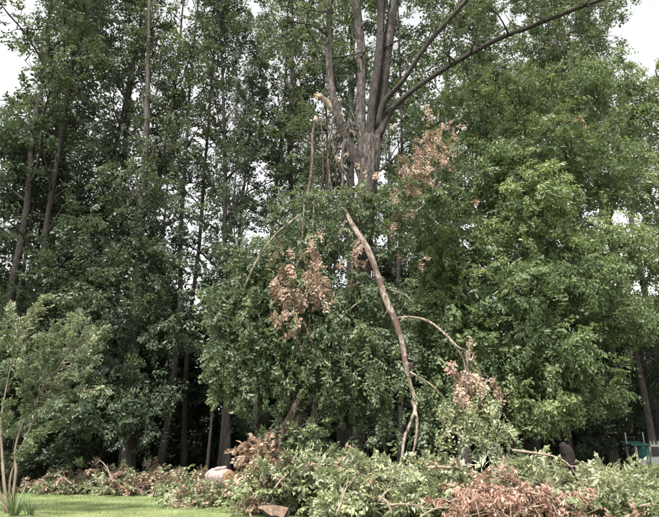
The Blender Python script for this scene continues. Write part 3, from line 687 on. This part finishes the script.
hanging_bunch('sparse dead brown leaves on tangled twigs just left of the diagonal limb', [(348, 205, 19), (344, 225, 18.6), (338, 245, 18.4), (345, 262, 18.3)], .035, [(336, 250, 18.4), (352, 246, 18.3), (345, 262, 18.4), (362, 248, 18.1)], seed=75, nspr=3, tint=.3, size=.4)
hanging_bunch('dry pink-tan bough hanging high right of the fork', [(455, 120, 19.6), (438, 130, 19.2), (425, 145, 19), (412, 168, 18.9), (404, 180, 18.9)], .05, [(440, 128, 19), (432, 142, 18.9), (424, 152, 18.9), (444, 148, 19), (412, 162, 18.9), (426, 168, 18.9), (402, 178, 18.9)], seed=77, nspr=13, sx=8, sy=9, tint=.62)
hanging_bunch('small cluster of dead tan leaves hanging across the fork of the trunk', [(352, 112, 19.2), (358, 126, 19), (364, 134, 19)], .02, [(354, 132, 19), (362, 136, 19), (386, 140, 18.9)], seed=79, nspr=2, size=.35, n=16, tint=.6, leaf=.11)
hanging_bunch('dead tan leaf cluster below the high pink-tan bough', [(432, 175, 19.4), (412, 195, 19.1), (400, 208, 19), (392, 225, 18.9)], .03, [(400, 212, 18.9), (388, 222, 18.9), (410, 205, 19), (412, 252, 19.3)], seed=81, nspr=3, sx=6, sy=5, size=.4, tint=.55)
hanging_bunch('thick bough of mixed green and dead leaves hanging down to the brush pile', [(466, 352, 17.3), (468, 372, 17.1), (466, 400, 17), (462, 430, 16.9), (458, 455, 16.8)], .04,
              [(470, 368, 17), (464, 380, 17), (492, 378, 17.1), (478, 392, 17), (456, 398, 17), (470, 412, 16.9), (448, 415, 16.9), (486, 410, 17), (500, 405, 17.1), (460, 430, 16.8), (478, 432, 16.8), (444, 436, 16.8), (498, 428, 17)], seed=83, extra=.10, tint=.6, nspr=10, green='leaf_cut')
hanging_bunch('tiny orange-brown dead leaf cluster high in the bright leafy tree', [(574, 108, 22), (578, 113, 21.2), (580, 117, 20.9)], .015, [(580, 117, 20.8)], mat='leaf_rust', seed=85, nspr=3, size=.28, n=10, sx=3, sy=2, tint=.6)
hanging_bunch('tiny pinkish dead leaf cluster in the left side of the bright leafy tree', [(470, 192, 22), (475, 196, 21.2), (478, 199, 20.6)], .015, [(478, 199, 20.5)], mat='leaf_dead', seed=87, nspr=3, size=.28, n=10, sx=4, sy=2, tint=.7)
# snapped stems and vines by the fork
def snag(label, path, rad, name='snapped_sapling', cat='snapped sapling', mat='bark_pale', seed=0, group=None, kids=()):
    r_ = np.random.default_rng(seed); p = px_path(path); t = thing(name, label, cat, p[-1], group)
    b = Tubes(); b.tube(p, rad, 8, 4, .14, r_); b.build('stem', mat, t, p[-1])
    if name == 'snapped_sapling': splinters(t, p[-1], p[0], p[0] - p[1], .06, r_)
    if kids:
        b = Tubes()
        for k in kids: q = px_path(k); b.tube(q, np.linspace(.03, .008, len(q)), 5, 3)
        b.build('twig', mat, t, p[-1])
snag('snapped pale upright stem with jagged top left of the big fork', [(315, 120, 19.3), (312.5, 138, 19.3), (312.5, 160, 19.2), (309, 188, 19.1), (302, 210, 19)], [.035, .065, .06, .065, .05], seed=91, mat='torn_bark')
for i, (pth, r0, lab) in enumerate([
    ([(333, 118, 19.6), (330, 140, 19.5), (328, 160, 19.4), (331, 185, 19.3), (335, 200, 19.3)], .045, 'crooked brown vine left of the trunk, nearest the snapped pale stem'),
    ([(340, 130, 19.6), (336, 145, 19.5), (331, 160, 19.5), (329, 178, 19.4), (327, 200, 19.3)], .03, 'thin brown vine crossing the crooked one'),
    ([(345, 140, 19.6), (342, 160, 19.5), (343, 180, 19.4), (340, 202, 19.3)], .05, 'straight dark vine hanging closest to the fork'),
    ([(437, 150, 19.2), (436, 172, 19), (432, 195, 19)], .04, 'pale pinkish stem hanging below the high dead bough')]):
    snag(lab, pth, np.linspace(r0, r0 * .7, len(pth)), 'hanging_vine', 'vine', 'torn_bark', 93 + i, 'hanging vines')

# ================================================================== SAWN WOOD
def log(label, p0, p1, r0, r1, seed, mat='bark_wood', name='sawn_log'):
    r_ = np.random.default_rng(seed); p0, p1 = np.array(p0, float), np.array(p1, float)
    t = thing(name, label, 'log', (p0 + p1) / 2 * np.array([1, 1, 0]) + np.array([0, 0, min(p0[2] - r0, p1[2] - r1)]))
    o = np.array(t.location); b = Tubes(); b.tube([p0, p0 * .66 + p1 * .34, p0 * .33 + p1 * .67, p1], [r0, r0 * .97, r1 * 1.02, r1], 18, 3, .05, r_)
    b.build('bark', mat, t, o)
    ax = nrm(p1 - p0); u = nrm(np.cross(ax, [0, 0, 1.])); w = np.cross(u, ax)
    for c, r, s in ((p0, r0, -1), (p1, r1, 1)):
        c = c + ax * s * .006; a = np.linspace(0, 6.283, 18, endpoint=False)
        ring = lambda k, z: c + ax * s * z + k * r * (np.cos(a)[:, None] * u + np.sin(a)[:, None] * w) * (1 + .0 * a[:, None])
        V = np.vstack([ring(.93, 0), ring(.6, .01), ring(.25, .005), [c]]); F, C = [], []
        for k in range(2):
            for j in range(18): F += [k * 18 + j, k * 18 + (j + 1) % 18, (k + 1) * 18 + (j + 1) % 18, (k + 1) * 18 + j]; C.append(4)
        for j in range(18): F += [36 + j, 36 + (j + 1) % 18, 54]; C.append(3)
        link('cut_face', mesh_from('cut_face', V - o, F, C), 'cut_wood', t)
g = gnd(212, 22.4)
log('fat sawn log with pale orange cut end behind the low brush', at(212, 478, 22.9), at(229, 479, 22.3), .36, .33, 101, 'log_bark')
log('shorter pinkish sawn log beside the fat log, against the dead leaf heap', at(252, 480, 21.9), at(237, 480, 21.6), .30, .27, 102, 'log_bark')
log('small pale slab of wood lying on top of the fat log', at(216, 469.5, 22.6), at(226, 468, 22.5), .09, .08, 103, 'log_bark', 'wood_chunk')
def wedge():
    a, b = at(259, 507, 15.8), at(286, 512, 15.4); r_ = np.random.default_rng(104)
    t = thing('split_log', 'split half log with flat tan face at the bottom edge by the lawn', 'log', (a + b) / 2 * np.array([1, 1, 0])); o = np.array(t.location)
    ax = nrm(b - a); Ln = np.linalg.norm(b - a); u = nrm(np.cross([0, 0, 1.], ax)); V, F, C = [], [], []
    n, m = 6, 9
    for i in range(n):
        c = a + ax * Ln * i / (n - 1)
        for j in range(m):
            th = math.pi * j / (m - 1) - .35; r = .20 * (.25 + .75 * min(1, i / 3)) * (1 + r_.normal(0, .10))
            V.append(c + u * math.cos(th) * r * .8 - np.array([0, 0, 1.]) * math.sin(th) * r * 1.4 + r_.normal(0, .012, 3))
    for i in range(n - 1):
        for j in range(m - 1): F += [i * m + j, i * m + j + 1, (i + 1) * m + j + 1, (i + 1) * m + j]; C.append(4)
    F += list(range(m)); C.append(m); F += list(range((n - 1) * m, n * m))[::-1]; C.append(m)
    link('bark', mesh_from('bark', np.array(V) - o, F, C, smooth=True), 'bark_dark', t)
    V = np.array(V); top = np.vstack([V[[i * m for i in range(n)]], V[[i * m + m - 1 for i in range(n)]]]) + [0, 0, .004]
    F = []; 
    for i in range(n - 1): F += [i, i + 1, n + i + 1, n + i]
    link('cut_face', mesh_from('cut_face', top - o, F, [4] * (n - 1)), 'old_cut', t)
wedge()
def dark_stump():
    r_ = np.random.default_rng(105); base = gnd(563, 16.4); t = thing('old_stump', 'dark brown upright old stump with rounded top standing in the right brush pile', 'stump', base)
    b = Tubes(); top = at(565, 443, 16.4)
    b.tube([base + [0, 0, -.1], base * .5 + top * .5 + [.07, 0, 0], top - [-.04, 0, .4], top - [-.02, 0, .2], top - [.03, 0, .05], top], [.20, .17, .155, .15, .11, .04], 13, 3, .11, r_)
    b.build('trunk', 'old_wood', t, base)
    b = Tubes(); b.tube([at(566, 468, 16.3), at(574, 464, 16.1), at(579, 463, 16.0)], [.05, .04, .02], 8, 3, .06, r_); b.build('branch_stub', 'old_wood', t, base)
dark_stump()

# ================================================================== GREEN AND WHITE PLAYHOUSE
def playhouse():
    base = at(643, 450, 25.5); base[2] = 0; t = thing('playhouse', 'small green and white garden playhouse half hidden behind the right brush pile', 'playhouse', base)
    zt = at(640, 443, 25.5)[2]; w = .52; o = np.zeros(3)
    def bx(nm, mt, sp): boxes(nm, mt, t, sp)
    bx('floor', 'grey_paint', [(-w, w, -.6, .6, .0, .15)])
    for sx in (-1, 1):
        for sy in (-1, 1): bx('post', 'grey_paint', [(sx * (w - .06) - .045, sx * (w - .06) + .045, sy * .54 - .045, sy * .54 + .045, .15, zt - .12)])
    bx('panel', 'white_paint', [(-w + .11, -.10, -.56, -.52, .2, zt - .62)]); bx('panel', 'white_paint', [(.05, w - .11, -.56, -.52, .2, zt - .55)])
    bx('back_panel', 'green_paint', [(-.28, .30, .10, .14, .15, zt - .12)])
    bx('door', 'green_paint', [(-.08, .04, -.575, -.53, .15, zt - .12)])
    bx('side_panel', 'white_paint', [(w - .03, w + .01, -.5, .5, .2, zt - .3)])
    # corrugated green canopy over the left half, white rail with finials over the right half
    V, F, C, n = [], [], [], 21
    for i in range(n):
        x = -w - .14 + (w + .2) * i / (n - 1); z = zt - .06 + .02 * math.sin(i * 2.1)
        V += [(x, -.75, z), (x, .75, z + .14), (x, -.75, z - .05), (x, .75, z + .09)]
    for i in range(n - 1):
        a = 4 * i; b = a + 4
        F += [a, b, b + 1, a + 1, a + 2, a + 3, b + 3, b + 2, a, a + 2, b + 2, b, a + 1, b + 1, b + 3, a + 3]; C += [4] * 4
    F += [0, 1, 3, 2]; C.append(4); e = 4 * (n - 1); F += [e, e + 2, e + 3, e + 1]; C.append(4)
    link('roof', mesh_from('roof', V, F, C), 'green_paint', t)
    bx('rail', 'grey_paint', [(.08, w + .1, -.62, -.54, zt - .16, zt - .06)])
    for i in range(4): bx('finial', 'grey_paint', [(.10 + i * .15, .15 + i * .15, -.61, -.55, zt - .06, zt + .07)])
    for x in (-.72, -.02): bx('mast', 'grey_paint', [(x, x + .04, -.3, -.26, zt - .05, zt + .42)])
    t.rotation_euler.z = -.15
playhouse()

# ================================================================== SMALL PALE TREE AT THE LEFT
def small_tree():
    r_ = np.random.default_rng(111); Y = 18.0
    base = gnd(11, Y); t = thing('small_tree', 'small pale feathery tree with smooth tan stems on the lawn at left', 'tree', base)
    stems = [[(12, 512, Y), (14, 490, Y), (16, 470, Y), (15, 450, Y), (22, 425, Y), (35, 402, Y - .2), (52, 378, Y - .4), (72, 348, Y - .5)],
             [(9, 512, Y), (4, 480, Y), (2, 450, Y + .1), (1, 420, Y + .2), (6, 390, Y + .2), (14, 350, Y + .1), (20, 318, Y)],
             [(10, 512, Y), (10, 480, Y + .3), (20, 450, Y + .4), (33, 420, Y + .4), (40, 385, Y + .3), (40, 345, Y + .2)],
             [(8, 512, Y), (-8, 470, Y), (-25, 425, Y), (-40, 380, Y), (-50, 340, Y)]]
    allp = []
    for k, s in enumerate(stems):
        p = px_path(s); p[0][2] = -.05; b = Tubes(); b.tube(p, np.linspace(.052 if k < 2 else .038, .009, len(p)), 9, 4, .05, r_); b.build('stem', 'bark_smooth', t, base)
        allp.append(p)
    allp = np.vstack([smooth_path(p, np.zeros(len(p)), 4)[0][10:] for p in allp])
    B, L = Tubes(), Leaves(111)
    tips = [(104, 326), (92, 334), (78, 322), (48, 301), (62, 335), (35, 318), (12, 308), (-5, 300), (100, 352), (88, 362), (72, 372), (96, 380), (60, 352), (45, 340), (28, 345), (25, 372), (50, 392), (78, 398), (62, 412), (38, 425), (15, 405), (5, 385), (-15, 350), (-30, 330), (-20, 390), (-40, 400), (10, 340), (84, 345), (55, 368), (18, 425), (70, 385), (-45, 350), (40, 360), (30, 395), (20, 330), (50, 328), (66, 400), (2, 365), (2, 330), (-10, 420)]
    for (x, y) in tips:
        e = at(x + r_.normal(0, 4), y + r_.normal(0, 4), Y + r_.uniform(-1.3, 1.0)); i = np.argmin(np.linalg.norm(allp - (e - np.array([.35, 0, .9])), axis=1)); q = allp[i]
        mid = (q + e) / 2 + np.array([.05, 0, -.10]) + r_.normal(0, .06, 3)
        B = Tubes(); B.tube([q, mid, e], [.022, .014, .005], 5, 3); B.build('branch', 'bark_smooth', t, base)
        P, _ = smooth_path(np.array([q, mid, e]), np.zeros(3), 8); P = P[4:]
        dirv = nrm(e - q)
        P = np.repeat(P, 2, 0) + r_.normal(0, .055, (len(P) * 2, 3))
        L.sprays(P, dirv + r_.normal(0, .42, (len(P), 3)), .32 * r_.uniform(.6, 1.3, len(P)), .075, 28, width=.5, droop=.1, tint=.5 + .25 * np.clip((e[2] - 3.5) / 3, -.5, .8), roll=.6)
    L.build('crown', 'leaf_myrtle', t, base)
small_tree()
def strap_plant(label, px, Y, n, h, seed):
    r_ = np.random.default_rng(seed); base = gnd(px, Y); t = thing('strap_leaved_plant', label, 'plant', base, None)
    V, F, T = [], [], []; k = 0
    for i in range(n):
        a = r_.uniform(0, 6.28); d = np.array([math.cos(a), math.sin(a), 0]); sdv = np.array([-d[1], d[0], 0]); L_ = h * r_.uniform(.6, 1.15); w = .018; o = d * r_.uniform(0, .12); tt = r_.uniform(.2, .9); sp = r_.uniform(.25, .9)
        for j in range(5):
            u = j / 4; c = o + d * L_ * sp * u ** 1.4 + np.array([0, 0, L_ * (u * 1.1 - .45 * sp * u * u)]); ww = w * (1 - u ** 2 * .95)
            V += [c - sdv * ww, c + sdv * ww + np.array([0, 0, .004])]; T += [tt, tt]
        for j in range(4): F += [k + 2 * j, k + 2 * j + 1, k + 2 * j + 3, k + 2 * j + 2]
        k += 10
    link('leaves', mesh_from('leaves', np.array(V), F, [4] * (4 * n), T), 'strap', t)
    c = Tubes(); c.tube([(0, 0, -.03), (0, 0, .04), (0, 0, .07)], [.09, .08, .03], 8, 1); c.build('crown_base', 'strap', t)
strap_plant('clump of strappy green leaves at the foot of the small pale tree', 14, 17.2, 46, .85, 121)
strap_plant('second lower clump of strappy leaves right of the small tree foot', 30, 17.3, 26, .5, 122)

# ================================================================== CUT BRUSH
def cut_branch(label, group, p, az, Ln, rise, mat, seed, leaf=.12, nspr=13, n=30, spr=.5, sag=.25, arch=.25, stem_r=.028, shape='lobed', droop=.22, mix=None, bare=.25, stem_mat='twig', tint=.5, ltint=.22, name='cut_branch'):
    """one sawn leafy branch: butt at p, running along az"""
    r_ = np.random.default_rng(seed); p = np.array(p, float); d = np.array([math.cos(az), math.sin(az), 0]); side = np.array([-d[1], d[0], 0])
    K = 6; u = np.linspace(0, 1, K)
    pts = p + np.outer(u * Ln, d) + np.outer(np.sin(u * 2.4) * r_.normal(0, .12) * Ln, side)
    pts[:, 2] = p[2] + rise * u + arch * np.sin(math.pi * u) - sag * u ** 2
    pts[:, 2] = np.maximum(pts[:, 2], .03)
    t = thing(name, label, 'branch', (p[0], p[1], p[2]), group); o = p
    b = Tubes(); b.tube(pts, np.linspace(stem_r, .006, K), 6, 3, .05, r_)
    L, L2 = Leaves(seed), Leaves(seed + 5000)
    P, D = [], []
    for k in range(nspr):
        v = bare + (1 - bare) * (k + r_.random()) / nspr
        q = np.array([np.interp(v, u, pts[:, c]) for c in range(3)])
        sd_ = side * (1 if k % 2 else -1) * r_.uniform(.4, 1) + d * r_.uniform(.2, .9) + np.array([0, 0, r_.uniform(-.1, .75)]); sd_ = nrm(sd_)
        e = q + sd_ * r_.uniform(.12, .5)
        b.tube([q, (q + e) / 2 + r_.normal(0, .02, 3), e], [.010, .007, .004], 4, 1)
        P.append(e); D.append(sd_ + r_.normal(0, .3, 3) - np.array([0, 0, .1]))
        if k % 3 == 0: P.append(q); D.append(d + r_.normal(0, .4, 3))
    P, D = np.array(P), np.array(D)
    if mix is None: L.sprays(P, D, spr * r_.uniform(.7, 1.2, len(P)), leaf, n, shape, droop=droop, tint=tint, roll=.9, ltint=ltint)
    else:
        m = r_.random(len(P)) < mix[1]
        L.sprays(P[~m], D[~m], spr, leaf, n, shape, droop=droop, tint=tint, roll=.9, ltint=ltint); L2.sprays(P[m], D[m], spr, leaf, n, 'simple', droop=.3, tint=.5, roll=.9)
    b.build('stem', stem_mat, t, o)
    L.build('dead_leaves' if mat in ('leaf_dead', 'leaf_rust') else 'leaves', mat, t, o, zmin=.006)
    if L2.parts: L2.build('dead_leaves', mix[0], t, o, zmin=.006)
    return t
def bare_stick(label, path, rad, seed, mat='twig', name='bare_stick', group='bare sticks in the brush', forks=2):
    r_ = np.random.default_rng(seed); p = px_path(path); t = thing(name, label, 'stick', p[0], group)
    b = Tubes(); b.tube(p, np.linspace(rad, rad * .35, len(p)), 7, 4, .06, r_); b.build('stem', mat, t, p[0])
    if forks:
        b = Tubes()
        for k in range(forks):
            q = p[r_.integers(1, len(p) - 1)]; e = q + (p[-1] - p[0]) * r_.uniform(.15, .35) + r_.normal(0, .14, 3); e[2] = max(e[2], .1)
            b.tube([q, (q + e) / 2 + r_.normal(0, .04, 3), e], [rad * .45, rad * .3, .004], 5, 3)
        b.build('twig', mat, t, p[0])

r_ = np.random.default_rng(200)
def heap(label, group, x0, x1, num, Yr, prof, mat, seed, mix=None, zlo=.0, zhi=1.0, lk=1.0, **kw):
    """num branches heaped between photo columns x0 and x1; prof(px) = photo row of the heap's top"""
    for i in range(num):
        px = x0 + (x1 - x0) * (i + r_.random()) / num; f = r_.random()
        Y = Yr[0] + (Yr[1] - Yr[0]) * f
        top = at(px, prof(px), Y)[2] - .28
        lay = zlo + (zhi - zlo) * ((i * .618) % 1)
        z = max(.05, top * lay * (.55 + .45 * f))
        az = r_.choice([r_.normal(-1.57, .7), r_.normal(3.14, .5), r_.normal(0, .5)])
        Ln = r_.uniform(1.0, 1.7) * lk; g = gnd(px, Y)
        sc = scale_at(np.array([g[0], Y, z])); xw = (px - W0 / 2) * sc
        p = np.array([xw, Y, z]) - np.array([math.cos(az), math.sin(az), 0]) * Ln * .55
        k2 = dict(kw)
        if i % 3: k2.setdefault('shape', ('lobed', 'simple', 'narrow')[i % 3]); k2['leaf'] = k2.get('leaf', .12) * (1, .95, 1.2)[i % 3]
        cut_branch(nth(label, i), group, p, az, Ln, r_.uniform(-.1, .3), mat, seed + i, mix=mix, **k2)
def prof_left(px): return np.interp(px, [30, 45, 70, 100, 120, 135, 150, 165, 185, 200], [482, 473, 468, 466, 470, 460, 465, 471, 466, 475])
def prof_front(px): return np.interp(px, [200, 225, 250, 262, 275, 290, 305, 325, 350, 375, 395, 420, 445, 470, 500, 530, 548, 556, 574, 586, 610, 640, 680], [484, 486, 484, 468, 450, 438, 442, 440, 450, 458, 448, 448, 462, 455, 446, 450, 458, 474, 474, 458, 458, 466, 468])
SM = dict(leaf=.14, nspr=10, n=26, spr=.42)
heap('brown cut branch in the left end of the lawn-edge heap', 'brush heap left end', 36, 92, 9, (26.2, 28.0), prof_left, 'leaf_dead', 1000, ('leaf_cut', .5), **SM)
heap('pale green cut branch in the middle of the left lawn-edge heap', 'brush heap left middle', 66, 118, 6, (25.6, 27.2), lambda x: prof_left(x) + 5, 'leaf_cut', 1100, zhi=.7, **SM)
heap('dry tan cut branch in the heap below the dark leafy tree', 'brush heap left dry part', 100, 165, 11, (25.4, 27.4), prof_left, 'leaf_dead', 1200, ('leaf_cut', .42), **SM)
heap('mixed green and tan cut branch left of the fat log', 'brush heap before the logs', 158, 208, 10, (23.6, 26.4), prof_left, 'leaf_cut', 1300, ('leaf_dead', .4), **SM)
heap('low cut branch on the lawn before the sawn logs', 'low brush before the logs', 186, 262, 13, (20.2, 21.3), lambda x: 491, 'leaf_cut', 1400, ('leaf_dead', .35), **SM)
# the heap of dry tan leaves above the logs
heap('dry pale tan branch in the dead heap by the sawn logs', 'dead leaf heap by the logs', 256, 280, 13, (17.6, 18.3), lambda x: np.interp(x, [236, 250, 265, 280], [450, 438, 434, 440]), 'leaf_dead', 1500, zlo=.2, tint=.68, lk=.6, **SM)
# the big front pile
FR = dict(leaf=.135, nspr=15, n=30, spr=.5)
heap('green cut branch in the front pile left of the diagonal limb', 'front brush pile left part', 268, 345, 22, (16.8, 18.6), prof_front, 'leaf_cut', 1600, ('leaf_dead', .06), **FR)
heap('pale leafy cut branch in the pile below the diagonal limb', 'front brush pile middle part', 335, 440, 24, (15.4, 17.9), prof_front, 'leaf_cut', 1700, ('leaf_dead', .04), tint=.6, **FR)
heap('green cut branch in the pile behind the rust-pink leaves', 'front brush pile below the rust leaves', 425, 560, 20, (15.6, 17.8), prof_front, 'leaf_cut', 1800, **FR)
heap('green cut branch in the pile around the dark stump', 'front brush pile by the stump', 500, 610, 18, (16.0, 18.2), prof_front, 'leaf_cut', 1900, tint=.55, **FR)
heap('pale green cut branch in the right pile before the playhouse', 'front brush pile right end', 575, 690, 26, (14.6, 17.4), prof_front, 'leaf_cut', 2000, ('leaf_dead', .03), tint=.62, **FR)
heap('rust-pink dead leaf branch on the face of the front pile', 'rust dead branches on the front pile', 462, 538, 8, (14.3, 15.3), lambda x: np.interp(x, [440, 465, 500, 530, 560], [474, 462, 466, 478, 494]), 'leaf_rust', 2100, ('leaf_dead', .3), zlo=.15, tint=.5, leaf=.105, nspr=13, n=30, spr=.40, shape='simple', droop=.8, ltint=.3)
heap('bare tangled cut branch among the rust-pink leaves', 'bare tangled branches in the rust leaves', 440, 585, 14, (13.9, 14.9), lambda x: 476, 'leaf_rust', 2200, zlo=.3, leaf=.11, nspr=6, n=9, spr=.3, shape='narrow', droop=.7, stem_r=.026)
# green upright clump over the dead leaf heap
for i in range(5):
    p = gnd(284 + i * 5, 18.2 + .1 * i); p[2] = .9
    cut_branch(nth('upright fresh green branch by the leaning brown stems', i), 'upright green branches', p, r_.uniform(0, 6.28), .35, 1.5, 'leaf_drape', 2300 + i, sag=0, arch=0, leaf=.13, nspr=12, n=28, spr=.45, tint=.75, shape='lobed')
for lab, pth, rad in [
    ('pale bare stick leaning out of the left heap', [(113, 482, 25.4), (109, 472, 25.6), (105, 465, 25.7), (100, 460, 25.8)], .035),
    ('second pale bare stick lying flat in the left heap', [(72, 484, 25.3), (64, 478, 25.4), (56, 474, 25.5)], .03),
    ('thin upright bare twig at the back of the left heap', [(104, 480, 26.6), (103, 470, 26.7), (101, 464, 26.7)], .015),
    ('straight bare stick poking up at the bottom of the front pile', [(336, 516, 14.6), (342, 500, 14.7), (346, 488, 14.8), (348, 478, 14.9)], .03),
    ('bent bare stick with forked end below the diagonal limb foot', [(392, 515, 14.4), (388, 503, 14.4), (381, 497, 14.5), (378, 496, 14.6)], .035),
    ('forked bare branch lying across the bottom of the pile left of the rust leaves', [(388, 505, 14.4), (405, 504, 14.3), (422, 508, 14.2), (440, 509, 14.2)], .028),
    ('pale bare stem on the pile just above the rust leaves', [(428, 468, 15.6), (438, 467, 15.6), (452, 468, 15.7), (462, 470, 15.8)], .055),
    ('long curved bare branch arching over the pile beside the dark stump', [(512, 450, 15.8), (535, 453, 15.6), (556, 457, 15.5), (570, 466, 15.4), (580, 482, 15.3)], .04),
    ('curved pale branch on the lower pile right of the rust leaves', [(530, 492, 14.2), (542, 496, 14.1), (552, 504, 14), (558, 516, 13.9)], .03),
    ('crooked bare branch low in the rust leaves', [(516, 516, 13.9), (525, 508, 13.95), (538, 506, 14), (548, 503, 14.1)], .028),
    ('short bare stick at the bottom right corner of the pile', [(640, 506, 13.6), (650, 504, 13.6), (664, 506, 13.7)], .025)]:
    bare_stick(lab, pth, rad, abs(hash(len(lab) * 7 + int(pth[0][0]))) % 9999)
